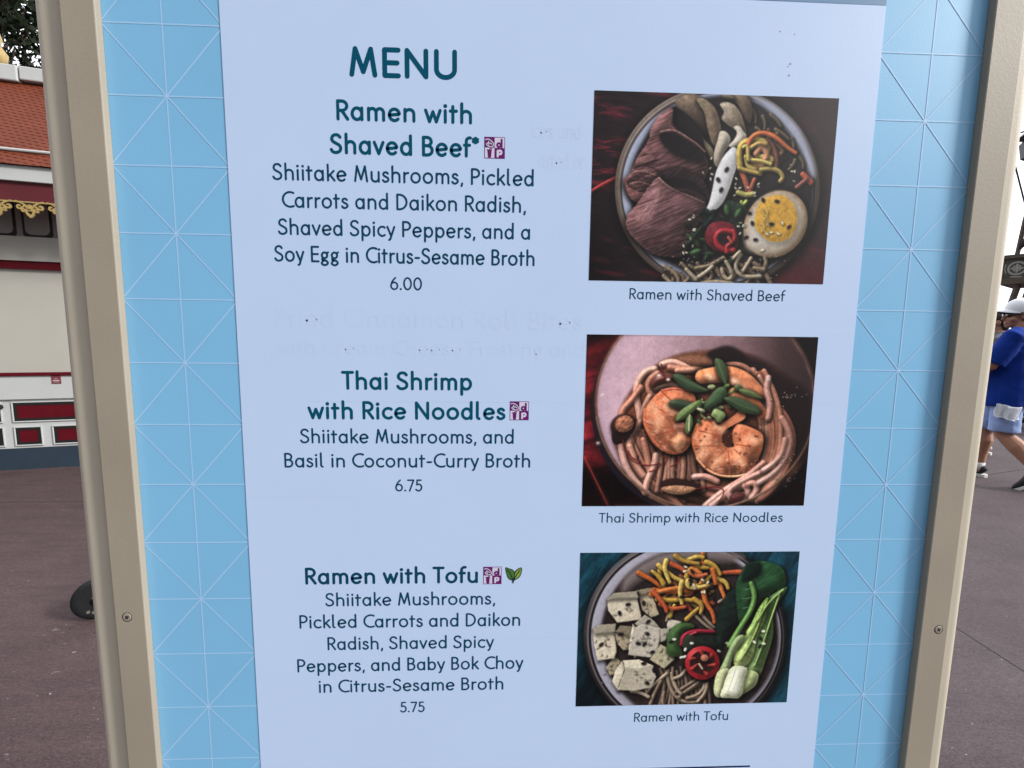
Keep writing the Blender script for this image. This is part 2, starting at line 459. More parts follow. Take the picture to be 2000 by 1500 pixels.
    D_ = [(600, 625), (650, 680), (740, 720), (830, 745), (885, 780), (885, 850), (840, 920), (800, 980), (770, 1070), (730, 1120), (650, 1120), (560, 1100), (480, 1040), (430, 990), (398, 930), (400, 870), (440, 820), (490, 750), (540, 680)]
    p.fill(D_, (130, 84, 86), col2=(84, 54, 60), grad=((480, 780), (780, 1060)), R=40, amb=.36, tex=bt2, spec=.06, sh=.85, shr=16, wob=1.6)
    p.streaks(D_, (54, 30, 36), 66, 2.4, 40, 35, .03, .22, .7); p.streaks(D_, (160, 112, 110), 66, 2.0, 26, 36, .10, .24, .5)
    Hh = [(470, 800), (540, 700), (600, 680), (640, 720), (600, 800), (540, 900), (470, 920), (440, 880)]
    p.streaks(Hh, (186, 142, 142), 30, 3.0, 22, 37, -.02, .2, .75, 10)
    p.line([(600, 630), (660, 690), (750, 725), (880, 785)], 11, (162, 116, 112), 6, sh=.2, tex=(.4, 3, 3, 0, 8))
    p.fill([(690, 690), (780, 700), (870, 740), (890, 780), (820, 740), (740, 720)], (50, 32, 38), R=8, sh=.2, soft=2)
    # white mushroom slices
    p.fill([(960, 400), (975, 345), (1010, 342), (1040, 380), (1030, 430), (1000, 480), (970, 560), (940, 540), (940, 470)], (188, 176, 160), R=16, col2=(150, 134, 116), grad=((960, 360), (980, 560)), tex=(.08, 5, 5, 0, 3))
    p.fill([(1060, 315), (1095, 308), (1120, 340), (1140, 370), (1120, 410), (1090, 430), (1050, 440), (1030, 430), (1065, 390), (1080, 350)], (204, 192, 178), R=12, tex=(.08, 5, 5, 0, 3))
    p.fill([(1060, 440), (1090, 480), (1095, 560), (1070, 640), (1045, 720), (1010, 790), (990, 800), (1000, 700), (1040, 560)], (116, 92, 74), R=8)
    p.fill([(1062, 438), (1088, 470), (1088, 530), (1060, 620), (1030, 710), (990, 790), (940, 832), (892, 832), (910, 780), (930, 700), (950, 600), (990, 510), (1030, 460)], (204, 202, 206), R=14, bulge=.6, amb=.62, tex=(.06, 4, 4, 0, 5), sh=.7)
    for x, y, a in ((1018, 578, -60), (966, 642, 60), (984, 704, 115)): p.seed(x, y, a, BLACK, 34, 22)
    # shaved carrots and daikon
    C = [(196, 110, 52), (206, 92, 60), (190, 120, 60)]; D = [(196, 164, 70), (180, 150, 74), (206, 176, 84), (186, 140, 88)]
    p.strands(10, lambda r, i: [(1290 + r.randn() * 40, 400 + r.randn() * 30), (1340 + r.randn() * 30, 470 + r.randn() * 30), (1300 + r.randn() * 40, 540 + r.randn() * 30)], 26, [(110, 78, 56), (120, 70, 60)], amb=.4)
    p.line([(1110, 590), (1130, 640), (1150, 700)], 34, (180, 88, 62)); p.line([(1190, 640), (1170, 690), (1160, 720)], 26, (180, 84, 62))
    p.line([(1100, 560), (1090, 470), (1110, 410), (1170, 395), (1240, 390), (1275, 440), (1265, 500)], 38, D[0])
    p.line([(1150, 470), (1150, 400), (1200, 352), (1270, 350), (1340, 390), (1400, 450), (1445, 476)], 34, (206, 100, 52), 22, tex=(.1, 3, 9, 0, 2))
    p.line([(1140, 500), (1150, 560), (1190, 580), (1250, 560), (1310, 520), (1270, 500), (1210, 500)], 34, D[2])
    p.line([(1200, 480), (1230, 430), (1270, 470), (1260, 520), (1220, 540)], 36, (200, 132, 92)); p.line([(1150, 500), (1190, 540), (1240, 555)], 36, (196, 140, 84))
    p.line([(1095, 570), (1160, 590), (1230, 605)], 26, D[1]); p.line([(1160, 450), (1210, 410), (1260, 420)], 26, (192, 150, 78))
    p.line([(1230, 580), (1300, 570), (1350, 590), (1370, 630), (1350, 650)], 28, (166, 142, 74))
    p.line([(1160, 520), (1230, 520), (1290, 545)], 22, (210, 186, 90)); p.line([(1120, 440), (1150, 420), (1150, 520)], 20, (206, 180, 86))
    p.line([(1090, 720), (1140, 740), (1180, 730)], 32, (170, 160, 84)); p.line([(1110, 780), (1110, 810), (1140, 775)], 22, (160, 176, 76))
    p.line([(1490, 610), (1540, 660)], 36, (196, 86, 64)); p.line([(1450, 690), (1510, 640)], 26, (140, 74, 62))
    # greens
    for i in range(46):
        x = p.rs.uniform(770, 1120); y = p.rs.uniform(830, 1150); a = p.rs.uniform(0, 6.3); l = p.rs.uniform(24, 60)
        if x < 860 and y < 900: continue
        c = np.array([(30, 46, 36), (38, 60, 40), (24, 34, 32), (50, 76, 46)][p.rs.randint(4)])
        p.fill([(x - l * math.cos(a), y - l * math.sin(a)), (x + 14 * math.sin(a), y - 14 * math.cos(a)), (x + l * math.cos(a), y + l * math.sin(a)), (x - 16 * math.sin(a), y + 16 * math.cos(a))], c, R=6, spec=.05, amb=.35, sh=.4, shr=5)
    p.fill([(1030, 770), (1120, 800), (1150, 850), (1130, 960), (1100, 1000), (1040, 920), (1000, 830)], (34, 50, 38), R=14, tex=(.4, 6, 8, 0, 7), amb=.3)
    for x, y, a in ((1020, 830, 80), (1090, 850, 120), (820, 1110, 40), (830, 1090, -20)): p.fill(p.ell(x, y, 34, 18, a), (62, 98, 56), R=6, amb=.3, spec=.06)
    # red pepper curl
    p.fill([(905, 930), (960, 900), (1040, 910), (1085, 960), (1090, 1040), (1060, 1100), (1000, 1100), (930, 1070), (885, 1010)], (104, 26, 36), R=24, sh=.7, tex=(.2, 6, 6, 0, 4), spec=.06)
    p.line([(1050, 965), (990, 950), (945, 990), (955, 1050), (1010, 1085), (1060, 1080)], 34, (166, 34, 44), spec=.2)
    p.fill(p.ell(1005, 1010, 42, 34, 30), (34, 24, 28), R=10, bulge=-.4, sh=0)
    p.line([(1060, 960), (1075, 1000), (1050, 1040), (1015, 1050), (1020, 1090)], 26, (172, 40, 48), spec=.2); p.line([(1030, 1000), (1050, 1030)], 18, (190, 70, 54))
    # egg
    p.fill(p.ell(1322, 918, 186, 220, 36), (142, 108, 76), col2=(196, 178, 158), R=24, bulge=.5, sh=.85, shr=18, amb=.5)
    p.fill([(1140, 1060), (1130, 960), (1160, 850), (1230, 760), (1330, 715), (1430, 740), (1490, 830), (1485, 930), (1430, 1030), (1340, 1090), (1220, 1100)], (176, 158, 138), col2=(206, 198, 192), R=30, bulge=.2, sh=0, soft=6, amb=.6)
    p.fill([(1195, 870), (1220, 790), (1290, 745), (1370, 740), (1430, 790), (1455, 870), (1440, 960), (1380, 1020), (1290, 1025), (1230, 985), (1195, 930)], (206, 150, 46), R=18, bulge=.3, sh=.2, tex=(.1, 7, 7, 0, 14), wob=1.2, amb=.55)
    for i in range(14): p.line([(1215 + p.rs.rand() * 50, 800 + p.rs.rand() * 180), (1240 + p.rs.rand() * 50, 800 + p.rs.rand() * 180)], 6, (218, 172, 78), sh=.1, spec=0)
    for x, y, a in ((1330, 776, 20), (1297, 917, 10), (1405, 935, -50), (1244, 768, 60), (1178, 912, 70), (1198, 1014, 10), (1140, 1000, -30), (1160, 850, 20)): p.seed(x, y, a, BLACK, 30, 20)
    for x, y, a in ((1366, 912, 70), (1296, 970, 0), (1340, 978, 30), (1242, 1080, -20), (1270, 980, 40)): p.seed(x, y, a, (224, 206, 170), 26, 15)
    # noodles below
    N = [(158, 136, 110), (176, 156, 130), (140, 118, 94), (186, 168, 144)]
    p.strands(12, lambda r, i: [(640 + i * 50, 1180 + r.randn() * 20), (700 + i * 50 + r.randn() * 30, 1230 + r.randn() * 16), (640 + i * 56 + r.randn() * 40, 1300)], 26, [(120, 98, 78), (100, 78, 62)], amb=.35)
    for P in ([(635, 1180), (690, 1210), (725, 1260), (720, 1290)], [(830, 1190), (900, 1180), (960, 1150), (1000, 1125)], [(840, 1250), (900, 1210), (930, 1180)], [(990, 1200), (1000, 1240), (1030, 1270), (1060, 1240), (1040, 1190), (1015, 1150)], [(1110, 1110), (1070, 1160), (1080, 1220), (1140, 1250), (1230, 1240)], [(1100, 1090), (1060, 1130)], [(1170, 1130), (1140, 1180), (1120, 1210)], [(1240, 1210), (1270, 1160), (1255, 1130)], [(770, 1200), (830, 1260)], [(870, 1285), (960, 1270), (1060, 1290)], [(630, 1240), (680, 1290)], [(1190, 1190), (1250, 1200)]):
        p.line(P, 24, N[p.rs.randint(4)], spec=.14)
    for i in range(34):
        x, y = [(900, 600), (830, 900), (780, 1050), (1080, 700), (1110, 930), (1200, 680), (1400, 630)][i % 7]
        p.seed(x + p.rs.randn() * 26, y + p.rs.randn() * 40, p.rs.uniform(0, 180), SES if i % 3 else (150, 140, 120), 22, 11)
    for i in range(40):
        p.seed(p.rs.uniform(620, 1400), p.rs.uniform(1100, 1260), 0, (190, 176, 160), 7, 6)
    p.img *= .95
    return p.done(1)


def picture_shrimp(W, H):
    p = Pic(W, H, [(152, 75), (1656, 95), (1567, 1190), (118, 1190)], (-.35, -.6, .7))
    wood(p, (60, 16, 22), (158, 28, 42), 74, 12, 90, 7, -.15, .2)
    X, Y = p.X / W, p.Y / H
    p.img *= (1 - .88 * np.clip((Y - .68) * 9, 0, 1) * np.clip(1.25 - X * 1.2, 0, 1))[..., None]
    p.img *= (1 - .7 * np.clip(1 - Y * 4.5, 0, 1))[..., None]
    p.img *= (1 - .8 * np.clip((X - .3) * 4, 0, 1))[..., None]
    p.line([(130, 860), (210, 1020), (290, 1185)], 10, (178, 60, 50), sh=0, flat=True)
    p.fill(p.ell(925, 560, 745, 700, 0), (26, 20, 34), R=60, sh=.4, shr=20, bulge=.3)
    p.fill(p.ell(925, 520, 722, 690, 0), (96, 62, 48), R=7, bulge=.8, sh=.4, spec=.2)
    p.fill(p.ell(925, 522, 704, 672, 0), (170, 146, 168), col2=(186, 160, 180), R=40, bulge=.2, sh=0, amb=.7)
    # inside of the bowl grows darker to the right
    b = (slice(0, H), slice(0, W))
    d, _ = p.sd(p.T(p.ell(925, 522, 704, 672)), b)
    m = np.clip(.5 - d, 0, 1) * np.clip((X - .25) / .6, 0, 1)
    p.img = p.img * (1 - m[..., None]) + m[..., None] * (np.array((92, 66, 70)) * (1 - np.clip(X - .6, 0, 1) * 1.0)[..., None])
    p.fill([(330, 760), (400, 500), (560, 310), (720, 215), (950, 180), (1200, 210), (1420, 330), (1580, 500), (1600, 800), (1480, 1000), (1250, 1130), (950, 1200), (650, 1160), (450, 1020)], (96, 54, 38), R=30, bulge=.2, soft=5, sh=.3, tex=(.25, 14, 14, 0, 4))
    p.fill([(1050, 220), (1250, 230), (1450, 350), (1600, 480), (1600, 850), (1500, 900), (1420, 700), (1380, 560), (1280, 400)], (30, 19, 22), R=24, sh=0, soft=8, bulge=.2)
    p.fill([(930, 210), (1000, 165), (1080, 155), (1160, 200), (1180, 280), (1080, 300), (960, 290)], (26, 16, 18), R=24, sh=.3, soft=4, bulge=.4)
    p.fill([(700, 240), (800, 210), (930, 220), (980, 290), (860, 310), (740, 280)], (118, 78, 58), R=20, sh=.3, soft=4)
    N = [(204, 146, 124), (220, 168, 150), (184, 122, 100), (212, 166, 156), (164, 100, 80)]
    kw = dict(spec=.2, amb=.4)
    # base of noodles
    p.strands(18, lambda r, i: [(350 + i * 14 + r.randn() * 12, 740 + r.randn() * 30), (400 + i * 16 + r.randn() * 14, 900 + r.randn() * 20), (500 + i * 22 + r.randn() * 20, 1060 + r.randn() * 20), (660 + i * 26, 1150 + r.randn() * 20)], 36, [(136, 88, 72), (160, 108, 90), (120, 74, 62)], **kw)
    p.strands(10, lambda r, i: [(640 + i * 26 + r.randn() * 10, 830), (630 + i * 30 + r.randn() * 16, 930), (600 + i * 34 + r.randn() * 20, 1090)], 30, [(120, 82, 68), (150, 108, 92)], **kw)
    p.strands(16, lambda r, i: [(1290 + r.randn() * 14, 330 + i * 10), (1345 + i * 6 + r.randn() * 10, 560), (1400 + i * 7 + r.randn() * 12, 740), (1360 + i * 8 + r.randn() * 14, 900), (1220 + i * 12, 1040 + r.randn() * 14), (1080 + i * 14, 1150 + r.randn() * 8)], 34, N, **kw)
    for P in ([(590, 300), (530, 310), (480, 380), (465, 460), (490, 560), (500, 640)], [(610, 330), (560, 360), (540, 430), (590, 480), (640, 500)], [(500, 420), (430, 520), (380, 560), (370, 620)], [(640, 270), (700, 250), (760, 270), (830, 310)], [(690, 290), (780, 300), (900, 320)], [(600, 430), (680, 400), (780, 420)], [(560, 480), (520, 560), (510, 640)], [(1060, 280), (1150, 270), (1230, 330), (1290, 420), (1300, 520)], [(500, 640), (440, 740), (420, 820), (460, 860)], [(370, 760), (380, 880), (440, 1000), (520, 1080)], [(430, 800), (470, 930), (520, 990)], [(520, 760), (540, 850), (560, 960)], [(600, 860), (590, 940), (540, 1020), (530, 1100)]):
        p.line(P, 42, N[p.rs.randint(4)], **kw)
    p.line([(740, 310), (880, 300), (960, 330)], 40, (196, 140, 112), **kw)
    p.strands(14, lambda r, i: [(1180 + i * 9 + r.randn() * 8, 330 + r.randn() * 14), (1270 + i * 10 + r.randn() * 8, 520), (1300 + i * 9 + r.randn() * 10, 720), (1270 + i * 10 + r.randn() * 12, 900), (1120 + i * 12, 1060 + r.randn() * 12)], 34, [(182, 122, 96), (168, 104, 78), (196, 142, 118), (150, 92, 70)], **kw)
    # mushroom caps
    p.fill([(560, 400), (590, 340), (650, 325), (730, 340), (760, 370), (690, 390), (620, 410), (580, 430)], (84, 42, 36), R=16, spec=.3, amb=.3)
    p.fill(p.ell(388, 668, 84, 76, -25), (44, 26, 26), R=14, sh=.6, spec=.1)
    p.fill(p.ell(395, 655, 62, 52, -25), (150, 96, 70), R=10, tex=(.5, 4, 6, 40, 3), sh=.2)
    p.fill([(320, 700), (380, 740), (440, 720), (400, 770), (340, 790), (315, 760)], (30, 18, 20), R=8, sh=.2)
    # shrimp: three curled bodies
    def shrimp(path, w, w2, seed, cut=()):
        p.line(path, w, (206, 124, 84), w2, amb=.38, spec=.0, sh=.7, shr=12, tex=(.16, 9, 9, 0, seed), col2=(216, 138, 88), bulge=.8)
        for a, c, e in cut:
            p.line([a, c, e], 7, (168, 84, 56), 4, sh=0, spec=0, flat=True, amb=.8)
    shrimp([(1250, 470), (1180, 380), (1080, 330), (960, 340), (900, 350)], 130, 90, 21)
    p.line([(1110, 480), (1230, 510), (1290, 600)], 120, (214, 132, 78), 70, amb=.4, sh=.4, tex=(.2, 8, 8, 0, 12), col2=(196, 110, 70))
    for x, y in ((1110, 380), (1150, 420), (950, 350)): p.fill(p.ell(x, y, 26, 12, 20), (236, 196, 164), R=5, sh=0, soft=6, amb=.9, bulge=.2)
    p.fill([(620, 450), (700, 420), (790, 430), (850, 470), (860, 560), (800, 620), (750, 640), (830, 690), (840, 760), (780, 840), (690, 850), (600, 800), (545, 720), (515, 630), (540, 540)], (196, 108, 70), col2=(214, 142, 108), R=80, amb=.28, bulge=1.1, sh=.9, shr=16, spec=.05, tex=(.15, 10, 14, 40, 5))
    for P in ([(560, 530), (640, 570), (720, 600)], [(520, 640), (600, 680), (700, 680)], [(560, 740), (640, 720), (740, 690)], [(640, 830), (680, 760), (760, 700)], [(640, 450), (700, 500), (760, 590)]):
        p.line(P, 9, (150, 70, 46), 5, sh=0, spec=0, flat=True)
    p.line([(530, 560), (520, 640), (560, 730), (620, 800)], 12, (224, 116, 76), sh=0, spec=.3); p.line([(640, 440), (720, 425), (790, 440)], 14, (200, 82, 60), sh=0, spec=.3)
    p.fill([(730, 650), (790, 650), (830, 690), (780, 700), (720, 690)], (178, 116, 92), R=10, sh=.3)
    p.fill([(700, 760), (760, 720), (800, 750), (780, 800), (740, 830)], (212, 150, 104), R=20, sh=.2, soft=4)
    p.fill([(870, 650), (940, 620), (1040, 640), (1110, 600), (1160, 560), (1180, 620), (1060, 690), (1040, 740), (1060, 800), (1110, 800), (1090, 740), (1130, 660), (1220, 680), (1290, 720), (1300, 780), (1270, 880), (1200, 980), (1080, 1005), (960, 975), (880, 900), (838, 800), (840, 710)], (202, 116, 74), col2=(220, 150, 114), R=75, amb=.26, bulge=1.15, sh=.9, spec=.05, shr=18, tex=(.14, 10, 12, 20, 15))
    p.fill([(1030, 730), (1060, 700), (1090, 710), (1100, 770), (1080, 810), (1040, 790)], (60, 30, 26), R=8, sh=.2, bulge=-.3)
    SH = [(870, 650), (940, 620), (1040, 640), (1060, 690), (1040, 740), (1060, 800), (1110, 800), (1130, 660), (1220, 680), (1290, 720), (1300, 780), (1270, 880), (1200, 980), (1080, 1005), (960, 975), (880, 900), (838, 800), (840, 710)]
    SL = [(620, 450), (700, 420), (790, 430), (850, 470), (800, 620), (750, 640), (830, 690), (840, 760), (780, 840), (690, 850), (600, 800), (545, 720), (515, 630), (540, 540)]
    for Q_, a_ in ((SH, 20), (SL, 50)):
        p.streaks(Q_, (186, 84, 48), a_, 9, 16, 61, .0, .2, .55, 6); p.streaks(Q_, (238, 190, 158), a_ + 60, 6, 16, 62, .08, .24, .6, 9)
    for P in ([(880, 700), (960, 720), (1030, 740)], [(850, 800), (950, 800), (1030, 800)], [(920, 930), (990, 880), (1050, 830)], [(1080, 990), (1080, 900), (1070, 830)], [(1220, 960), (1170, 880), (1110, 820)], [(1290, 820), (1200, 800), (1120, 790)], [(930, 620), (990, 680), (1040, 700)]):
        p.line(P, 9, (150, 72, 46), 5, sh=0, spec=0, flat=True)
    for x, y, a in ((1000, 900, -40), (1150, 900, 50), (920, 760, -60), (1230, 760, 20), (1010, 680, 30), (620, 640, -70), (700, 560, 20), (590, 560, 60), (900, 850, -60)):
        p.fill(p.ell(x, y, 40, 20, a), (228, 168, 128), R=8, sh=0, soft=9, amb=.9, bulge=.2)
    p.line([(870, 880), (930, 960), (1030, 1000), (1140, 1000), (1200, 980)], 16, (232, 160, 116), spec=.3, sh=.2)
    for i in range(26): p.seed(p.rs.uniform(860, 1280), p.rs.uniform(650, 960), 0, (150, 60, 40), 8, 7)
    # noodles in front
    for P in ([(920, 1190), (1000, 1120), (1090, 1060), (1180, 1010), (1300, 910)], [(960, 1190), (1060, 1110), (1140, 1060), (1230, 1040)], [(1100, 1150), (1060, 1100), (1120, 1050), (1260, 980), (1370, 940)], [(1180, 1150), (1210, 1090), (1180, 1060)], [(1220, 1140), (1270, 1080), (1240, 1030), (1200, 1050)], [(850, 1000), (930, 990), (1000, 1030)], [(1270, 1040), (1380, 980), (1470, 850), (1480, 720), (1420, 620)], [(1300, 960), (1420, 880), (1440, 760)], [(1330, 360), (1310, 440), (1350, 520), (1330, 620)]):
        p.line(P, 40, (206, 160, 150), spec=.22, amb=.42, col2=(188, 132, 118))
    p.fill([(630, 1040), (700, 1010), (800, 1020), (880, 1050), (900, 1090), (820, 1115), (740, 1120), (660, 1100)], (40, 24, 22), R=12, sh=.6)
    p.fill([(640, 1070), (720, 1055), (800, 1060), (860, 1075), (800, 1108), (720, 1112), (660, 1095)], (168, 124, 92), R=8, tex=(.3, 5, 5, 0, 8), sh=.2)
    p.fill([(1080, 1130), (1130, 1100), (1180, 1110), (1170, 1150), (1100, 1170)], (76, 34, 36), R=10, spec=.15)
    # chilli threads
    for P in ([(385, 760), (400, 860), (480, 920), (580, 930), (640, 900), (620, 950), (560, 965)], [(420, 830), (440, 880), (500, 900)], [(650, 870), (680, 860), (660, 920)], [(700, 930), (750, 910), (750, 870)], [(860, 1080), (960, 1060), (1040, 1070), (1050, 1110), (1010, 1160)], [(635, 270), (640, 320), (660, 360)]):
        p.line(P, 8, (104, 30, 28), sh=.2, shr=3, spec=.05)
    # green garnish
    def leaf(P, c, vein=None):
        p.fill(P, c, R=9, bulge=.7, amb=.36, spec=.1, sh=.75, shr=10)
        if vein: p.line(vein, 5, np.array(c) * 1.5, 3, sh=0, spec=0, flat=True)
    p.line([(1050, 420), (1060, 450), (990, 500), (900, 520)], 16, (150, 170, 96)); p.line([(1130, 420), (1060, 470), (1000, 510)], 14, (140, 160, 84)); p.line([(900, 500), (890, 600), (920, 620)], 16, (160, 176, 110))
    leaf([(985, 235), (1030, 245), (1060, 300), (1062, 380), (1050, 400), (1010, 350), (985, 290)], (62, 84, 54), [(1000, 250), (1050, 390)])
    leaf([(712, 340), (760, 335), (840, 380), (900, 415), (945, 440), (860, 450), (790, 430), (730, 380)], (52, 76, 50), [(730, 350), (920, 435)])
    leaf([(685, 515), (740, 495), (820, 515), (890, 540), (820, 560), (740, 555), (695, 540)], (46, 66, 46))
    leaf([(728, 630), (750, 580), (820, 530), (890, 500), (860, 560), (800, 610), (750, 635)], (88, 116, 64), [(740, 625), (880, 510)])
    leaf([(1110, 410), (1140, 405), (1150, 430), (1120, 440)], (70, 100, 56)); leaf([(1140, 430), (1220, 440), (1290, 490), (1220, 480), (1160, 460)], (82, 104, 56))
    for i in range(28):
        x = 980 + p.rs.randn() * 60; y = 520 + p.rs.randn() * 60; a = p.rs.uniform(0, 180)
        p.fill(p.ell(x, y, p.rs.uniform(14, 34), p.rs.uniform(8, 16), a, 10), [(96, 130, 74), (150, 170, 118), (60, 90, 52), (180, 190, 150)][p.rs.randint(4)], R=4, sh=.5, shr=4)
    leaf([(1000, 425), (1050, 420), (1055, 470), (1000, 530), (930, 555), (915, 535), (950, 480)], (54, 84, 52), [(1040, 430), (930, 545)])
    leaf([(1040, 490), (1100, 480), (1180, 500), (1260, 545), (1280, 580), (1230, 595), (1150, 575), (1080, 530)], (50, 72, 46), [(1060, 495), (1265, 580)])
    leaf([(985, 560), (1040, 580), (1050, 610), (1010, 645), (985, 620), (960, 600)], (120, 150, 90)); leaf([(800, 620), (830, 600), (840, 660), (810, 720), (790, 690)], (86, 116, 66))
    p.line([(820, 600), (815, 700)], 10, (180, 196, 150), sh=0)
    for i in range(40):
        p.seed(p.rs.choice([1430, 1510, 1440]) + p.rs.randn() * 30, p.rs.choice([480, 900, 1010]) + p.rs.randn() * 24, 0, (210, 180, 165), 8, 7)
    for x, y in ((550, 1100), (1330, 370), (255, 470), (225, 780), (680, 370), (620, 345)): p.fill(p.ell(x, y, 12, 9), (240, 224, 214), R=3, sh=0, soft=2)
    # near rim
    p.line(p.ell(925, 520, 715, 686, 0, 40, 8, 172), 16, (120, 90, 72), sh=.3, spec=.15, amb=.4)
    f = np.clip(np.hypot((X - .52) / .36, (Y - .50) / .42) - .95, 0, 1)[..., None]       # shallow focus on the shrimp
    p.img = p.img * (1 - f) + blur(p.img, 4) * f
    p.img = p.img * np.array((1.02, .95, .93)) * (1 - .25 * np.clip(X - .75, 0, 1) * 3)[..., None]
    return p.done(2)


def picture_tofu(W, H):
    p = Pic(W, H, [(181, 99), (1611, 91), (1518, 1069), (147, 1091)], (-.5, -.5, .7))
    wood(p, (12, 42, 56), (18, 78, 100), -60, 50, 12, 5, -.2, .3)
    X, Y = p.X / W, p.Y / H
    p.img *= (1 - .6 * np.clip((Y - .5) * 2.5, 0, 1) * np.clip(1.2 - X * 2, 0, 1))[..., None]
    p.fill(p.ell(860, 640, 658, 640), (26, 22, 26), R=10, bulge=.6, sh=.7, shr=22, spec=.25)
    p.fill(p.ell(862, 640, 640, 622), (96, 88, 88), R=5, sh=0)
    p.fill(p.ell(864, 640, 630, 612), (24, 20, 24), R=5, sh=0)
    p.fill(p.ell(866, 640, 616, 598), (152, 148, 164), col2=(120, 114, 124), R=36, bulge=.3, sh=0, amb=.7)
    p.fill(p.ell(890, 640, 575, 560), (40, 30, 30), R=20, bulge=.2, sh=.2, soft=4, tex=(.4, 16, 16, 0, 3))
    p.fill([(480, 250), (700, 110), (1000, 80), (1240, 120), (1150, 160), (900, 150), (600, 260), (460, 360)], (112, 98, 98), R=20, soft=8, sh=0, bulge=.3)
    N = [(150, 126, 104), (166, 142, 120), (130, 106, 88), (178, 156, 134)]
    # noodles bottom
    p.strands(12, lambda r, i: [(700 + i * 26, 850 + r.randn() * 10), (720 + i * 26 + r.randn() * 14, 960), (690 + i * 30, 1090)], 22, [(96, 76, 66), (116, 94, 80)], amb=.35)
    for P in ([(740, 870), (750, 960), (800, 1040), (870, 1070), (950, 1060)], [(770, 880), (780, 950), (830, 1020), (900, 1045), (980, 1030)], [(800, 1000), (880, 950), (950, 910)], [(820, 1030), (920, 970), (980, 930), (990, 960), (950, 1020), (870, 1040)], [(840, 1010), (930, 950), (970, 920)], [(740, 880), (690, 920), (640, 970), (610, 1000)], [(700, 930), (660, 1000), (630, 1080)], [(510, 995), (570, 1000), (620, 1030)], [(780, 920), (800, 980), (830, 1010)], [(860, 860), (830, 900), (790, 910)], [(720, 1000), (710, 1060), (715, 1090)], [(1000, 950), (990, 1010), (940, 1060)]):
        p.line(P, 24, N[p.rs.randint(4)], spec=.15, amb=.4)
    for P in ([(930, 510), (980, 560), (1040, 600)], [(960, 490), (1010, 550), (1050, 580)], [(1080, 420), (1110, 400)], [(750, 500), (740, 540)]): p.line(P, 20, (140, 118, 100))
    # tofu cubes: three shaded faces each
    def cube(top, left, right, seed, c=(190, 176, 154)):
        c = np.array(c, float); t = (.10, 4, 4, 0, seed)
        for P, f in ((left, 1.04), (right, .86), (top, .78)):
            if P: p.fill(P, c * f, R=2.5, bulge=.5, smooth=False, tex=t, sh=.5, shr=10, wob=.8, amb=.6)
        for i in range(5):
            P = right or left or top; q = np.mean(P, 0)
            p.seed(q[0] + p.rs.randn() * 26, q[1] + p.rs.randn() * 24, p.rs.uniform(0, 180), c * .8, p.rs.uniform(12, 26), 5)
    cube([(540, 345), (640, 325), (660, 345), (580, 370)], [(555, 350), (640, 345), (690, 500), (640, 518), (580, 470)], None, 1, (168, 150, 124))
    cube([(355, 400), (400, 360), (545, 348), (560, 390), (400, 395)], [(355, 400), (545, 370), (578, 530), (420, 552), (360, 470)], None, 2)
    cube(None, [(345, 840), (400, 770), (440, 800), (420, 880), (370, 890)], None, 3, (150, 136, 110))
    cube([(260, 590), (300, 565), (412, 558), (405, 610), (280, 620)], [(262, 600), (400, 575), (415, 740), (400, 780), (290, 795), (270, 700)], None, 4)
    cube([(405, 610), (440, 570), (530, 575), (520, 640)], [(405, 620), (520, 600), (500, 720), (460, 730), (420, 690)], None, 5, (160, 142, 116))
    cube([(530, 560), (600, 500), (660, 540), (700, 590), (620, 610)], [(520, 560), (560, 600), (540, 760), (490, 760), (500, 660)], None, 6, (206, 194, 174))
    cube(None, None, [(540, 580), (580, 560), (708, 590), (690, 690), (660, 778), (500, 762), (520, 670)], 7, (206, 194, 178))
    cube(None, [(760, 530), (840, 545), (810, 580), (745, 600), (740, 560)], [(700, 590), (760, 590), (740, 660), (700, 680)], 8, (186, 176, 158))
    cube(None, [(630, 790), (700, 690), (780, 740), (790, 790), (720, 848)], None, 9, (160, 150, 122))
    cube(None, [(450, 795), (470, 840), (420, 985), (385, 930), (405, 860)], [(455, 795), (560, 790), (650, 830), (670, 900), (640, 970), (530, 990), (420, 985), (470, 850)], 10, (196, 182, 160))
    p.fill([(455, 795), (560, 790), (655, 830), (560, 855), (470, 845)], (206, 194, 172), R=2, smooth=False, sh=0, tex=(.12, 4, 4, 0, 5))
    for x, y, a in ((490, 434, -10), (435, 490, 70), (592, 426, 80), (440, 625, 10), (612, 622, 20), (315, 692, -40), (555, 686, 10), (595, 690, -50), (645, 742, -20), (655, 858, 80), (610, 940, 30), (590, 815, 0), (620, 545, -40)): p.seed(x, y, a, BLACK, 34, 21)
    for i in range(30): p.seed(p.rs.choice([560, 620, 340, 600]) + p.rs.randn() * 26, p.rs.choice([650, 730, 660, 900]) + p.rs.randn() * 30, p.rs.uniform(0, 180), (150, 134, 114), 13, 6)
    # carrots and daikon
    O = [(200, 92, 36), (206, 108, 44), (190, 78, 40)]; D = [(184, 142, 46), (196, 156, 60), (170, 128, 48), (204, 170, 80)]
    p.strands(20, lambda r, i: [(680 + r.rand() * 360, 250 + r.rand() * 200), (720 + r.rand() * 330, 240 + r.rand() * 200), (700 + r.rand() * 360, 260 + r.rand() * 220)], 26, [(120, 66, 34), (110, 84, 44), (140, 60, 36)], amb=.35)
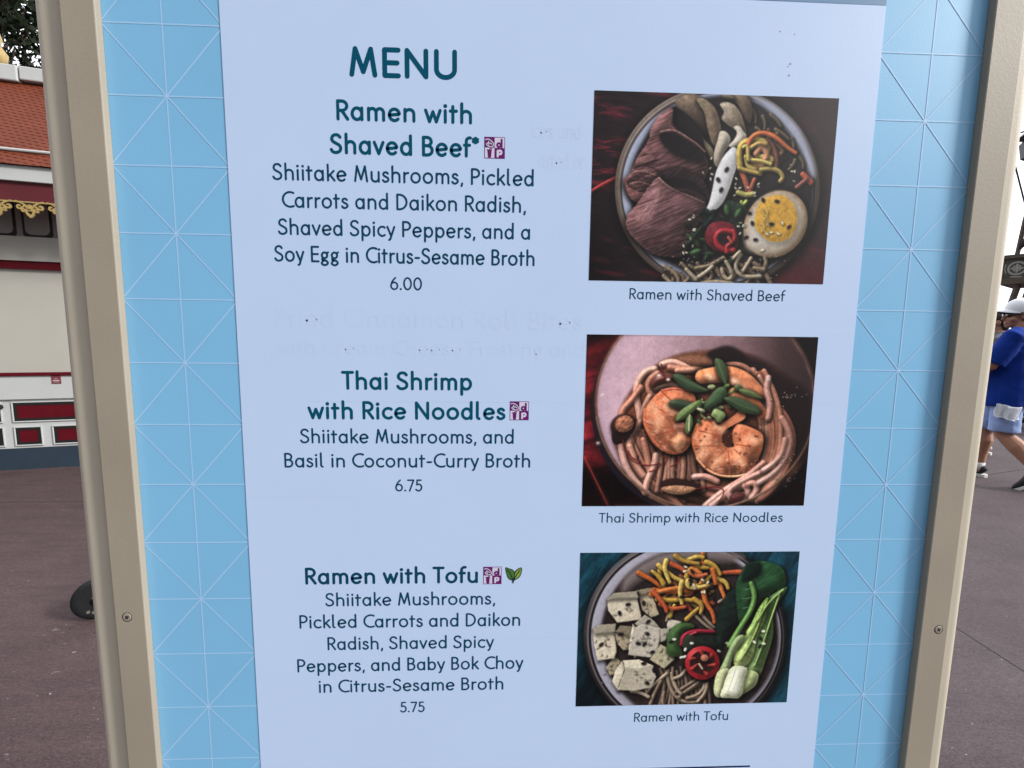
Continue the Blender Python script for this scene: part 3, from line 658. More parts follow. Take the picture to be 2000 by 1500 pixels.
    for P, c in (([(560, 230), (640, 270), (720, 330)], O[0]), ([(1230, 225), (1150, 225), (1080, 235)], O[2]), ([(980, 90), (975, 150), (990, 200)], O[1]), ([(700, 200), (690, 260), (730, 330)], D[0]), ([(880, 150), (940, 120), (980, 130)], D[1]), ([(660, 340), (760, 360), (900, 340), (1000, 330)], O[0]), ([(640, 370), (760, 330), (880, 320)], O[1]), ([(770, 170), (860, 210), (880, 250)], O[2]), ([(690, 180), (750, 230), (800, 270), (880, 290)], D[1]), ([(870, 260), (880, 210), (930, 190), (1000, 200), (1060, 190)], D[2]), ([(870, 300), (900, 320), (980, 310), (1000, 270), (1060, 230)], D[1]), ([(680, 400), (780, 410), (880, 400), (980, 420)], D[0]), ([(840, 290), (820, 350), (840, 430)], D[3]), ([(980, 350), (990, 430), (1040, 480), (1050, 550)], O[0]), ([(1060, 220), (1090, 320), (1120, 400)], O[1]), ([(1080, 270), (1130, 290), (1140, 330)], D[1]), ([(870, 530), (920, 480), (960, 450)], D[2]), ([(760, 510), (790, 440)], D[1]), ([(700, 430), (760, 470), (860, 450)], O[2]), ([(1000, 160), (1060, 180), (1090, 240)], D[0]), ([(910, 200), (990, 250), (960, 300)], O[1]), ([(920, 400), (980, 440), (960, 490)], D[2]), ([(740, 150), (720, 200), (760, 290)], D[3]), ([(800, 120), (860, 160), (950, 170)], D[2]), ([(720, 300), (700, 260), (650, 220)], D[0]), ([(1040, 210), (1060, 300)], O[0]), ([(900, 230), (940, 260), (1000, 240)], (190, 90, 50)), ([(650, 350), (720, 420), (740, 480)], O[2]), ([(880, 280), (870, 320), (930, 330), (1010, 310)], D[3])):
        p.line(P, 33, c, 22, spec=.1, amb=.4, tex=(.1, 4, 4, 0, 3), bulge=.7)
    for i in range(16):
        x = [868, 900, 940, 880, 1000, 1030, 990, 1045][i % 8] + p.rs.randn() * 12; y = [200, 240, 310, 300, 300, 320, 350, 380][i % 8] + p.rs.randn() * 12
        p.seed(x, y, p.rs.uniform(0, 180), BLACK if i % 2 else (220, 200, 170), 26, 14)
    p.seed(840, 386, 0, BLACK, 36, 18)
    # peppers
    p.fill([(740, 700), (750, 620), (810, 560), (890, 555), (920, 580), (850, 610), (830, 700), (840, 760), (780, 770), (740, 740)], (54, 84, 40), R=16, spec=.08, amb=.35, sh=.7)
    p.fill([(830, 620), (900, 640), (1060, 630), (1090, 700), (980, 740), (860, 740)], (28, 34, 30), R=14, tex=(.4, 6, 6, 0, 3), sh=.3)
    p.line([(840, 690), (840, 640), (900, 605), (980, 605), (1050, 610)], 34, (150, 28, 46), 20, spec=.15); p.line([(870, 690), (860, 640), (930, 615)], 12, (196, 60, 74), sh=0)
    p.fill(p.ell(890, 690, 50, 60), (40, 46, 34), R=12, sh=.2, amb=.4)
    p.fill(p.ell(970, 812, 112, 108), (168, 26, 34), R=16, spec=.2, sh=.85, shr=14, bulge=.9)
    p.fill(p.ell(972, 812, 84, 78), (54, 24, 24), R=10, bulge=-.5, sh=0)
    for a, q in ((10, 40), (70, 52), (150, 36), (200, 56), (262, 44), (318, 54)):
        t = math.radians(a); p.line([(972 + 80 * math.cos(t), 812 + 76 * math.sin(t)), (972 + q * math.cos(t + .25), 812 + q * math.sin(t + .25))], 30, (166, 46, 42), 12, sh=.2)
    p.fill(p.ell(985, 780, 26, 22), (190, 110, 84), R=8); p.line([(950, 820), (970, 850)], 14, (196, 168, 140))
    for x, y, a in ((768, 675, 0), (902, 686, 0), (860, 726, -60), (835, 776, -20), (855, 772, -30), (1080, 736, 20), (1130, 685, 0), (790, 660, 0)): p.seed(x, y, a, (206, 204, 190) if x != 768 else BLACK, 28, 17)
    # bok choy
    p.fill([(1190, 330), (1110, 400), (1060, 560), (1080, 720), (1130, 640), (1220, 520), (1260, 380)], (22, 34, 30), R=20, tex=(.4, 8, 20, 70, 3), sh=.6)
    p.fill([(1260, 180), (1340, 155), (1440, 170), (1500, 210), (1520, 290), (1480, 340), (1440, 350), (1340, 420), (1290, 520), (1220, 560), (1200, 480), (1190, 320), (1220, 240)], (28, 60, 34), col2=(36, 84, 46), grad=((1200, 350), (1480, 200)), R=26, tex=(.3, 6, 24, 60, 8), spec=.08, sh=.7, amb=.35)
    p.fill([(1260, 180), (1350, 160), (1360, 230), (1310, 270), (1230, 290)], (14, 30, 24), R=16, sh=.2, soft=4)
    p.line([(1290, 300), (1320, 380), (1290, 480), (1220, 580), (1150, 700)], 30, (98, 146, 66), 40, spec=.15)
    for q in ((1250, 340), (1230, 400), (1230, 460)): p.line([(1300, 330 + (q[1] - 340)), q], 4, (90, 140, 90), sh=0, flat=True)
    p.fill([(1500, 330), (1520, 340), (1440, 480), (1430, 640), (1380, 800), (1340, 900), (1270, 940), (1240, 860), (1290, 700), (1340, 520), (1400, 400)], (66, 110, 50), col2=(120, 150, 84), grad=((1460, 400), (1300, 900)), R=26, spec=.1, tex=(.2, 4, 26, -62, 5), amb=.35, sh=.7)
    p.fill([(1400, 390), (1380, 520), (1330, 640), (1300, 760), (1250, 830), (1180, 830), (1180, 740), (1240, 640), (1290, 560), (1340, 460)], (104, 150, 50), col2=(190, 206, 120), grad=((1380, 440), (1210, 830)), R=26, spec=.15, tex=(.22, 4, 26, -62, 6), amb=.38, sh=.6)
    for P in ([(1390, 420), (1340, 560), (1290, 680), (1220, 790)], [(1360, 460), (1300, 600), (1200, 720)], [(1480, 360), (1420, 520), (1370, 680), (1310, 830)], [(1500, 340), (1400, 420), (1330, 540)]):
        p.line(P, 12, (160, 190, 96), 8, sh=.4, spec=.15)
    p.fill([(1160, 690), (1200, 640), (1240, 640), (1180, 740), (1160, 800), (1140, 860), (1060, 940), (1040, 990), (1060, 900), (1110, 800)], (150, 170, 116), R=14, amb=.4)
    p.fill([(1045, 960), (1070, 870), (1140, 850), (1130, 940), (1090, 1030), (1050, 1020)], (186, 190, 140), R=18, amb=.4)
    p.fill([(1250, 860), (1330, 880), (1320, 950), (1260, 1000), (1210, 1020), (1230, 930)], (178, 190, 126), R=18, amb=.4)
    p.fill([(1150, 850), (1200, 830), (1260, 850), (1240, 940), (1220, 1030), (1150, 1040), (1085, 1030), (1110, 950)], (196, 200, 160), col2=(228, 226, 206), R=22, amb=.42, spec=.06, tex=(.14, 3, 40, -68, 4), sh=.5, wob=1.5)
    p.fill([(1180, 870), (1225, 870), (1200, 990), (1150, 1000)], (232, 230, 216), R=14, sh=0, soft=9, bulge=.2)
    for q in ((1128, 0), (1160, 8), (1196, 14)): p.line([(q[0] + 60, 850 + q[1]), (q[0] + 30, 940), (q[0] - 8, 1030)], 5, (176, 186, 136), 3, sh=0, spec=0, flat=True)
    for x, y, a, k in ((1370, 610, 0, 1), (1310, 680, 40, 1), (1350, 655, 60, 0), (1345, 705, -60, 0), (1245, 620, 50, 0), (1370, 690, 0, 1)): p.seed(x, y, a, (216, 220, 190) if k else BLACK, 28, 17)
    p.img *= .97
    return p.done(3)


# ---------------------------------------------------------------- round-ended lettering drawn as strokes
def arc(cx, cy, rx, ry, a0, a1, n=18):
    return [(cx + rx * math.cos(math.radians(a0 + (a1 - a0) * k / n)), cy + ry * math.sin(math.radians(a0 + (a1 - a0) * k / n))) for k in range(n + 1)]


def spl(P, n=6): return [tuple(p) for p in catmull(P, False, n)]


X = .64
GL = {}


def glyph(ch, wd, lb, rb, *st): GL[ch] = (wd, lb, rb, st)


def bowl_stem(cx=.26, rx=.26): return arc(cx, X / 2, rx, X / 2, 0, 360, 28)


glyph('M', .78, .10, .10, [(0, 0), (.13, 1)], [(.13, 1), (.39, .12)], [(.39, .12), (.65, 1)], [(.65, 1), (.78, 0)])
glyph('E', .46, .12, .06, [(0, 0), (0, 1)], [(0, 1), (.46, 1)], [(0, .5), (.42, .5)], [(0, 0), (.46, 0)])
glyph('F', .44, .12, .03, [(0, 0), (0, 1)], [(0, 1), (.44, 1)], [(0, .5), (.38, .5)])
glyph('N', .64, .12, .12, [(0, 0), (0, 1)], [(0, 1), (.64, 0)], [(.64, 0), (.64, 1)])
glyph('U', .62, .12, .12, [(0, 1), (0, .31)] + arc(.31, .31, .31, .31, 180, 360) + [(.62, 1)])
glyph('R', .5, .12, .05, [(0, 0), (0, 1)], [(0, 1), (.2, 1)] + arc(.2, .74, .27, .26, 90, -90) + [(0, .48)], [(.2, .48), (.5, 0)])
glyph('P', .48, .12, .05, [(0, 0), (0, 1)], [(0, 1), (.2, 1)] + arc(.2, .73, .28, .27, 90, -90) + [(0, .46)])
glyph('B', .48, .12, .08, [(0, 0), (0, 1)], [(0, 1), (.2, 1)] + arc(.2, .765, .23, .235, 90, -90) + [(0, .53)], [(0, .53), (.22, .53)] + arc(.22, .265, .26, .265, 90, -90) + [(0, 0)])
glyph('D', .62, .12, .09, [(0, 0), (0, 1)], [(0, 1), (.14, 1)] + arc(.14, .5, .48, .5, 90, -90, 26) + [(0, 0)])
glyph('C', .62, .08, .05, arc(.48, .5, .48, .5, 62, 298, 28))
glyph('T', .56, .02, .02, [(0, 1), (.56, 1)], [(.28, 1), (.28, 0)])
glyph('S', .52, .06, .07, spl([(.49, .87), (.40, .97), (.27, 1), (.12, .95), (.04, .79), (.09, .64), (.25, .53), (.43, .42), (.51, .27), (.46, .09), (.27, 0), (.09, .04), (0, .16)]))
glyph('a', .5, .08, .12, arc(.25, X / 2, .25, X / 2, 0, 360, 28), [(.5, X), (.5, 0)])
glyph('b', .5, .12, .08, arc(.25, X / 2, .25, X / 2, 0, 360, 28), [(0, 1.05), (0, 0)])
glyph('c', .46, .08, .04, arc(.28, X / 2, .28, X / 2, 52, 308, 24))
glyph('d', .5, .08, .12, arc(.25, X / 2, .25, X / 2, 0, 360, 28), [(.5, 1.05), (.5, 0)])
glyph('e', .52, .08, .07, [(.01, .30), (.52, .36)] + arc(.265, X / 2, .265, X / 2, 8, 315, 28))
glyph('f', .32, .04, .0, [(.1, 0), (.1, .82)] + arc(.28, .84, .18, .2, 180, 75, 10), [(0, X - .02), (.28, X - .02)])
glyph('g', .5, .07, .05, arc(.22, .43, .19, .20, 0, 360, 24), spl([(.12, .25), (.05, .17), (.12, .09), (.3, .06), (.42, -.03), (.42, -.16), (.24, -.25), (.06, -.2), (.02, -.09), (.12, .06)]), [(.36, .57), (.48, .64)])
glyph('h', .46, .12, .11, [(0, 0), (0, 1.05)], [(0, .38)] + arc(.23, .40, .23, .24, 180, 0, 14)[1:] + [(.46, 0)])
glyph('i', 0, .12, .12, [(0, 0), (0, X)], [(0, .90)])
glyph('k', .42, .12, .03, [(0, 0), (0, 1.05)], [(0, .24), (.38, X)], [(.14, .37), (.42, 0)])
glyph('l', .16, .12, .06, [(0, 1.05), (0, .15)] + arc(.13, .13, .13, .13, 180, 260, 8))
glyph('m', .78, .12, .11, [(0, 0), (0, X)], [(0, .38)] + arc(.195, .41, .195, .23, 180, 0, 14)[1:] + [(.39, 0)], [(.39, .38)] + arc(.585, .41, .195, .23, 180, 0, 14)[1:] + [(.78, 0)])
glyph('n', .46, .12, .11, [(0, 0), (0, X)], [(0, .38)] + arc(.23, .40, .23, .24, 180, 0, 14)[1:] + [(.46, 0)])
glyph('o', .56, .08, .08, arc(.28, X / 2, .28, X / 2, 0, 360, 30))
glyph('p', .5, .12, .08, arc(.25, X / 2, .25, X / 2, 0, 360, 28), [(0, X), (0, -.33)])
glyph('r', .26, .12, .03, [(0, 0), (0, X)], [(0, .36)] + arc(.24, .38, .24, .25, 180, 85, 10)[1:])
glyph('s', .36, .06, .06, spl([(.33, .55), (.26, .62), (.17, .64), (.06, .59), (.04, .47), (.12, .38), (.25, .31), (.35, .22), (.34, .09), (.2, 0), (.07, .03), (0, .11)]))
glyph('t', .32, .04, .05, [(.13, .88), (.13, .0)], [(0, X - .01), (.32, X - .01)])
glyph('u', .46, .11, .12, [(0, X), (0, .24)] + arc(.23, .24, .23, .24, 180, 360, 14) + [(.46, .26)], [(.46, X), (.46, 0)])
glyph('v', .48, .04, .04, [(0, X), (.24, 0)], [(.24, 0), (.48, X)])
glyph('w', .76, .04, .04, [(0, X), (.2, .0)], [(.2, 0), (.38, .56)], [(.38, .56), (.56, 0)], [(.56, 0), (.76, X)])
glyph('y', .48, .04, .04, [(0, X), (.25, .02)], [(.48, X), (.22, -.13)] + arc(.09, -.13, .13, .14, 0, -80, 8)[1:])
glyph('0', .56, .08, .08, arc(.28, .5, .28, .5, 0, 360, 32))
glyph('5', .46, .08, .07, [(.42, 1), (.1, 1)], [(.1, 1), (.07, .56)], spl([(.07, .56), (.2, .62), (.36, .57), (.46, .4), (.44, .17), (.28, 0), (.1, .02), (0, .12)]))
glyph('6', .52, .08, .07, arc(.26, .3, .26, .3, 0, 360, 26), spl([(.012, .36), (.08, .62), (.22, .84), (.36, 1.0)]))
glyph('7', .48, .05, .03, [(0, 1), (.48, 1)], [(.48, 1), (.14, 0)])
glyph('.', 0, .1, .1, [(0, .02)])
glyph(',', .04, .1, .08, [(.04, .02), (0, -.16)])
glyph('-', .26, .08, .08, [(0, .36), (.26, .36)])
glyph('*', .26, .05, .04, *[[(.13 + .13 * math.cos(math.radians(a)), .90 + .13 * math.sin(math.radians(a))), (.13 - .13 * math.cos(math.radians(a)), .90 - .13 * math.sin(math.radians(a)))] for a in (90, 30, 150)])


def text_mesh(s, x0, x1, z, cap, wt, y):
    pen = 0; items = []
    for i, ch in enumerate(s):
        if ch == ' ':
            pen += .36; continue
        wd, lb, rb, st = GL[ch]
        l = lb + wt * .35; r = rb + wt * .35
        if not items: l = wt / 2
        items.append((pen + l, st)); pen += l + wd + r
        last = r
    total = pen - last + wt / 2
    sx = (x1 - x0) / (total * cap)
    V, F = [], []; n = 0
    for px, st in items:
        for q in st:
            P = [(x0 + (px + a) * cap * sx, z + cap * (wt / 2 + b * (1 - wt))) for a, b in q]
            ribbon(V, F, P, wt * cap * (1.25 if len(q) == 1 else 1), y - (n % 5) * 1.2e-5); n += 1
    return V, F


# ---------------------------------------------------------------- real-world colours
BLUE = (.200, .475, .735); LINE = (.35, .58, .84); PAPER = (.498, .640, .875); BAND = (.10, .22, .38); INK = (.003, .055, .105); HEAD = (.001, .074, .132)
FRAME = (.310, .272, .214); POST = (.50, .452, .362)


# ---------------------------------------------------------------- ground
def ground_material():
    m = bpy.data.materials.new('stained pink paving concrete'); m.use_nodes = True
    t = m.node_tree; b = t.nodes['Principled BSDF']; b.inputs['Roughness'].default_value = .7; b.inputs['Specular IOR Level'].default_value = .18
    L = t.links.new; co = t.nodes.new('ShaderNodeTexCoord')

    def noise(scale, detail, stretch=None, rough=.55):
        n = t.nodes.new('ShaderNodeTexNoise'); n.inputs['Scale'].default_value = scale; n.inputs['Detail'].default_value = detail; n.inputs['Roughness'].default_value = rough
        if stretch:
            mp = t.nodes.new('ShaderNodeMapping'); mp.inputs['Scale'].default_value = stretch[:3]
            mp.inputs['Rotation'].default_value = (0, 0, stretch[3]); L(co.outputs['Object'], mp.inputs[0]); L(mp.outputs[0], n.inputs[0])
        else: L(co.outputs['Object'], n.inputs[0])
        return n.outputs[0]

    def rng(s, a, b_, c=0, d=1):
        r = t.nodes.new('ShaderNodeMapRange'); r.inputs[1].default_value = a; r.inputs[2].default_value = b_; r.inputs[3].default_value = c; r.inputs[4].default_value = d
        L(s, r.inputs[0]); return r.outputs[0]

    def mix(f, a, c, mode='MIX'):
        x = t.nodes.new('ShaderNodeMix'); x.data_type = 'RGBA'; x.blend_type = mode; L(f, x.inputs[0])
        for s, k in ((a, 6), (c, 7)):
            if isinstance(s, tuple): x.inputs[k].default_value = (*s, 1)
            else: L(s, x.inputs[k])
        return x.outputs[2]

    def math_(op, a, c=None):
        x = t.nodes.new('ShaderNodeMath'); x.operation = op
        for i, s in enumerate((a, c)):
            if s is None: continue
            if isinstance(s, (int, float)): x.inputs[i].default_value = s
            else: L(s, x.inputs[i])
        return x.outputs[0]
    c = mix(rng(noise(.9, 6), .35, .65), G1, G2)
    c = mix(rng(noise(3, 8, (.8, 5, 1, .25), .65), .42, .68, 0, .6), c, G3)
    c = mix(rng(noise(5, 6, (1, 4, 1, .4), .7), .56, .75, 0, .55), c, G4)
    sp = t.nodes.new('ShaderNodeSeparateXYZ'); L(co.outputs['Object'], sp.inputs[0])
    c = mix(rng(sp.outputs[0], -.5, 1.5), c, mix(rng(noise(1.1, 4), .3, .7), GR1, GR2)) if True else c
    c = mix(rng(noise(22, 9, (1, 4.5, 1, .5), .78), .40, .62, 0, .62), c, G5)
    c = mix(rng(noise(30, 9, (1, 5, 1, .42), .8), .50, .68, 0, .55), c, G4)
    c = mix(rng(noise(2.2, 7, (1, 2.4, 1, .1), .7), .48, .66, 0, .45), c, G3)
    c = mix(rng(noise(95, 7, (1, 2.2, 1, .5), .75), .47, .56, 0, .55), c, G5)
    c = mix(rng(noise(80, 7, (1, 2.6, 1, .55), .75), .52, .60, 0, .5), c, G4)
    c = mix(rng(noise(34, 3), .705, .73, 0, .9), c, (.035, .025, .025))
    c = mix(rng(noise(41, 3, (1, 1.6, 1, 1.2)), .70, .74, 0, .8), c, (.34, .31, .32))
    c = mix(rng(noise(3.1, 9, (1.2, 3, 1, .9), .8), .645, .70, 0, .8), c, (.34, .31, .33))

    def joint(axis, p, half):
        return rng(math_('ABSOLUTE', math_('SUBTRACT', sp.outputs[axis], p)), half * .5, half, 1, 0)
    j = joint(0, 2.278, .006)
    j = math_('MAXIMUM', j, math_('MULTIPLY', joint(1, 3.25, .009), math_('MULTIPLY', math_('LESS_THAN', sp.outputs[0], 0), .55)))
    dg = math_('ADD', math_('MULTIPLY', sp.outputs[0], -.30), sp.outputs[1])      # a slanting joint across the right-hand walk
    j = math_('MAXIMUM', j, math_('MULTIPLY', rng(math_('ABSOLUTE', math_('SUBTRACT', dg, 2.42)), .006, .014, 1, 0), math_('GREATER_THAN', sp.outputs[0], 3)))
    c = mix(j, c, (.03, .024, .026))
    L(c, b.inputs['Base Color'])
    bp = t.nodes.new('ShaderNodeBump'); bp.inputs['Strength'].default_value = .8; bp.inputs['Distance'].default_value = .006
    L(math_('SUBTRACT', math_('ADD', noise(45, 8, None, .7), math_('MULTIPLY', noise(4, 4), .6)), math_('MULTIPLY', j, 2)), bp.inputs['Height']); L(bp.outputs[0], b.inputs['Normal'])
    return m


G1, G2, G3, G4, G5 = (.084, .048, .048), (.106, .064, .062), (.038, .025, .028), (.118, .090, .092), (.032, .024, .027)
GR1, GR2 = (.076, .056, .060), (.108, .082, .086)
bm = bmesh.new()
bmesh.ops.create_grid(bm, x_segments=8, y_segments=8, size=400)
tag(obj('ground', bm, ground_material()), kind='structure')

# ---------------------------------------------------------------- menu sign
M_blue = mat('light blue printed panel', BLUE, .42, noise=.035, nscale=5, detail=8, bump=.05, bscale=600)
M_line = mat('pale pattern lines', LINE, .42)
M_paper = mat('white printed vinyl', PAPER, .40, noise=.012, nscale=9, bump=.028, bscale=420, spec=.35)
M_embd = mat('vinyl relief shade', tuple(v * .985 for v in PAPER), .40, noise=.012, nscale=9, bump=.028, bscale=420, spec=.35)  # slightly darker vinyl tint stands in for shade on the relief
M_band = mat('slate blue header band', BAND, .42)
M_ink = mat('dark teal printed ink', INK, .55, spec=.06)
M_head = mat('teal heading ink', HEAD, .55, spec=.06)
M_navy = mat('navy printed ink', (.006, .016, .08), .5, spec=.12)
M_frame = mat('beige painted trim', FRAME, .55, noise=.08, nscale=6, detail=9, bump=.07, bscale=420)
M_post = mat('pale painted post', POST, .5, noise=.04, nscale=7, bump=.06, bscale=420)
M_screw = mat('painted screw head', (.30, .27, .22), .45, noise=.15, nscale=300)
M_dark = mat('painted recess shade', (.02, .018, .016), .7)  # near-black colour stands for the shade inside the screw slots
M_plum = mat('plum printed ink', (.135, .014, .135), .5, spec=.1)
M_iconw = mat('pale icon ground', (.60, .60, .74), .42)
M_leafd = mat('dark leaf ink', (.06, .17, .035), .42); M_leafl = mat('lime leaf ink', (.21, .33, .05), .42); M_leafo = mat('leaf outline ink', (.012, .03, .025), .42)

XL, XR = -.3825, .5110        # inner edges of the side trims
ZB, ZT = .60, 2.10            # panel bottom and top
sign = empty('menu_sign', (.064, .02, 0), 0, 'tall beige framed menu board with white paper and light blue patterned sides', 'sign')
SO = (-.064, -.02, 0)         # children are modelled in world coordinates


def part(name, bm, m, parent=None, smooth=False, label=None):
    o = obj(name, bm, m, parent or sign, smooth)
    if parent is None: o.location = SO
    if label: o['label'] = label
    return o


# panel with its printed line pattern (lines lie 0.15 mm proud, in the same mesh)
bm = boxm(XL - .02, XR + .02, 0, .012, ZB, ZT)
PXL, PXR = -.2706, .4000      # paper edges


def clip_line(a, b, xa, xb, za, zb):
    (x0, z0), (x1, z1) = a, b; t0, t1 = 0., 1.
    for p, q in ((-(x1 - x0), x0 - xa), (x1 - x0, xb - x0), (-(z1 - z0), z0 - za), (z1 - z0, zb - z0)):
        if abs(p) < 1e-12:
            if q < 0: return None
        else:
            r = q / p
            if p < 0: t0 = max(t0, r)
            else: t1 = min(t1, r)
    if t0 >= t1: return None
    return (x0 + t0 * (x1 - x0), z0 + t0 * (z1 - z0)), (x0 + t1 * (x1 - x0), z0 + t1 * (z1 - z0))


V, F = [], []; nl = 0
for xc, xa, xb, zs in ((-.3265, XL - .005, PXL + .001, 1.6479), (.4550, PXR - .001, XR + .005, 1.6470)):
    P = .1326; ha = .0585; segs = [((xc, ZB), (xc, ZT))]
    for k in range(-9, 5):
        z = zs + k * P
        segs += [((xa, z), (xb, z)), ((xa, z + P / 2), (xb, z + P / 2))]
        for s in (-1, 1):
            segs += [((xc - ha * 1.6, z - s * P / 2 * 1.6), (xc + ha * 1.6, z + s * P / 2 * 1.6))]
    for a, b in segs:
        # the diagonals stop where the neighbouring star would stand
        q = clip_line(a, b, max(xa, xc - ha * 1.0), min(xb, xc + ha * 1.0), ZB, ZT) if abs(a[0] - b[0]) > 1e-6 and abs(a[1] - b[1]) > 1e-6 else clip_line(a, b, xa, xb, ZB, ZT)
        if q:
            ribbon(V, F, q, .00135, -.00012 - nl * 1.5e-6, cap=False); nl += 1
    for k in range(-9, 5):
        ribbon(V, F, [(xc, zs + k * P)], .0036, -.00012 - nl * 1.5e-6); nl += 1
vs = [bm.verts.new(v) for v in V]
for f in F: bm.faces.new([vs[i] for i in f]).material_index = 1
part('printed_panel', bm, [M_blue, M_line])
paper = part('paper_sheet', boxm(PXL, PXR, -.0006, .004, .66, 1.7573), M_paper)
part('header_band', boxm(PXL, PXR, -.00055, .004, 1.7577, 2.02), M_band)

# frame: side trims, rails, rounded posts, feet
for x0, x1 in ((-.4152, XL), (XR - .0015, .5430)):
    tr = part('side_trim', boxm(x0, x1, -.0085, 0.0, ZB - .03, ZT + .03, .0011, 2), M_frame)
    xc = -.4017 if x0 < 0 else .5312
    for z in (1.1020 if x0 < 0 else 1.0740, 1.92, .66):
        o = obj('screw', lathe(bmesh.new(), [(.0008, -.0089), (.0040, -.0090), (.0046, -.0086), (.0046, -.0075)], 20, 'y', (xc, 0, z)), M_screw, tr)
        sl_ = bmesh.new()
        a = math.radians(38)
        for k in range(2):
            c, s_ = math.cos(a + k * math.pi / 2), math.sin(a + k * math.pi / 2); L_, W_ = .0022, .0007
            prism(sl_, [(xc + c * L_ - s_ * W_, z + s_ * L_ + c * W_), (xc - c * L_ - s_ * W_, z - s_ * L_ + c * W_), (xc - c * L_ + s_ * W_, z - s_ * L_ - c * W_), (xc + c * L_ + s_ * W_, z + s_ * L_ - c * W_)], -.00925 - k * .00003, -.0088)
        # cross slot and ring round the head: dark shapes stand for recess shade
        lathe(sl_, [(.0047, -.00853), (.0055, -.00856), (.0055, -.0084), (.0047, -.0084)], 20, 'y', (xc, 0, z))
        obj('screw_recess_shade', sl_, M_dark, tr)
for x0, x1 in ((-.4508, -.4010), (.5180, .5700)):
    part('post', boxm(x0, x1, .0004, .058, 0.03, ZT + .10, .012, 8), M_post)
part('top_rail', boxm(XL + .0005, XR - .002, -.0083, .0, ZT - .05, ZT + .028, .0011), M_frame)
part('bottom_rail', boxm(XL + .0005, XR - .002, -.0083, .0, ZB - .028, ZB + .05, .0011), M_frame)
part('crossbar', boxm(-.402, .519, .014, .050, .18, .23, .004), M_frame)
for x0, x1 in ((-.4600, -.3960), (.5130, .5770)): part('foot', boxm(x0, x1, -.22, .28, 0, .03, .006), M_frame)
part('back_board', boxm(-.402, .519, .0125, .020, ZB - .02, ZT + .02), M_frame)

TEXTS = [
    ('heading_text', 'MENU', -0.1467, -0.0393, 1.6715, 0.0288, 0.165),
    ('dish_name_text', 'Ramen with', -0.1606, -0.0242, 1.6297, 0.0203, 0.156),
    ('dish_name_text', 'Shaved Beef*', -0.1682, -0.0167, 1.5973, 0.0203, 0.156),
    ('description_text', 'Shiitake Mushrooms, Pickled', -0.2268, 0.0399, 1.5704, 0.0168, 0.126),
    ('description_text', 'Carrots and Daikon Radish,', -0.2182, 0.0323, 1.5435, 0.0166, 0.126),
    ('description_text', 'Shaved Spicy Peppers, and a', -0.2235, 0.0371, 1.5163, 0.0166, 0.126),
    ('description_text', 'Soy Egg in Citrus-Sesame Broth', -0.2284, 0.0422, 1.4892, 0.0168, 0.126),
    ('price_text', '6.00', -0.1098, -0.0765, 1.4620, 0.0137, 0.126),
    ('dish_name_text', 'Thai Shrimp', -0.1637, -0.0235, 1.3554, 0.0205, 0.156),
    ('dish_name_text', 'with Rice Noodles', -0.2005, 0.0132, 1.3229, 0.0204, 0.156),
    ('description_text', 'Shiitake Mushrooms, and', -0.2097, 0.0226, 1.2963, 0.0164, 0.126),
    ('description_text', 'Basil in Coconut-Curry Broth', -0.2275, 0.0414, 1.2692, 0.0165, 0.126),
    ('price_text', '6.75', -0.1081, -0.0784, 1.2420, 0.0138, 0.126),
    ('dish_name_text', 'Ramen with Tofu', -0.2102, -0.0163, 1.1334, 0.0203, 0.156),
    ('description_text', 'Shiitake Mushrooms,', -0.1890, 0.0037, 1.1069, 0.0164, 0.126),
    ('description_text', 'Pickled Carrots and Daikon', -0.2187, 0.0329, 1.0803, 0.0166, 0.126),
    ('description_text', 'Radish, Shaved Spicy', -0.1881, 0.0027, 1.0533, 0.0163, 0.126),
    ('description_text', 'Peppers, and Baby Bok Choy', -0.2232, 0.0374, 1.0263, 0.0166, 0.126),
    ('description_text', 'in Citrus-Sesame Broth', -0.1996, 0.0142, 1.0001, 0.0165, 0.126),
    ('price_text', '5.75', -0.1067, -0.0783, 0.9731, 0.0137, 0.126),
    ('caption_text', 'Ramen with Shaved Beef', 0.1457, 0.3178, 1.4562, 0.0119, 0.112),
    ('caption_text', 'Thai Shrimp with Rice Noodles', 0.1207, 0.3353, 1.2048, 0.0116, 0.112),
    ('caption_text', 'Ramen with Tofu', 0.1722, 0.2875, 0.9543, 0.0122, 0.112)]
YP = -.0007
for kind, s, x0, x1, z, cap, wt in TEXTS:
    obj(kind, text_mesh(s, x0, x1, z, cap, wt, YP), M_head if kind in ('heading_text', 'dish_name_text') and z > 1.3 else M_ink, paper)
# lettering of an older sheet showing through, its relief shade put into the colour
for s, x0, x1, z, cap, wt in (('Fried Cinnamon Roll Bites', -0.2298, 0.0955, 1.4226, 0.0193, .12), ('with Cream Cheese Frosting and', -.2310, .0980, 1.3938, .0155, .10), ('ices and', .036, .088, 1.6185, .0165, .10), ('asted on', .045, .095, 1.5890, .0165, .10)):
    obj('embossed_text', text_mesh(s, x0, x1, z, cap, wt, -.00062), M_embd, paper)
M_scuff = mat('grey scuff', (.22, .26, .36), .5); M_seam = mat('vinyl seam', tuple(v * .955 for v in PAPER), .4)
for x, z, r, dx in ((.2901, 1.7286, .0016, .0008), (.3064, 1.7272, .0014, -.0006), (.3029, 1.6976, .0018, .0016), (.3020, 1.6960, .0012, -.001), (.3027, 1.6867, .0020, .0012)):
    V, F = [], []; ribbon(V, F, [(x, z), (x + dx * .6, z + dx), (x + dx, z + dx * .4)], r * .7, -.00064); obj('scuff_mark', (V, F), M_scuff, paper)
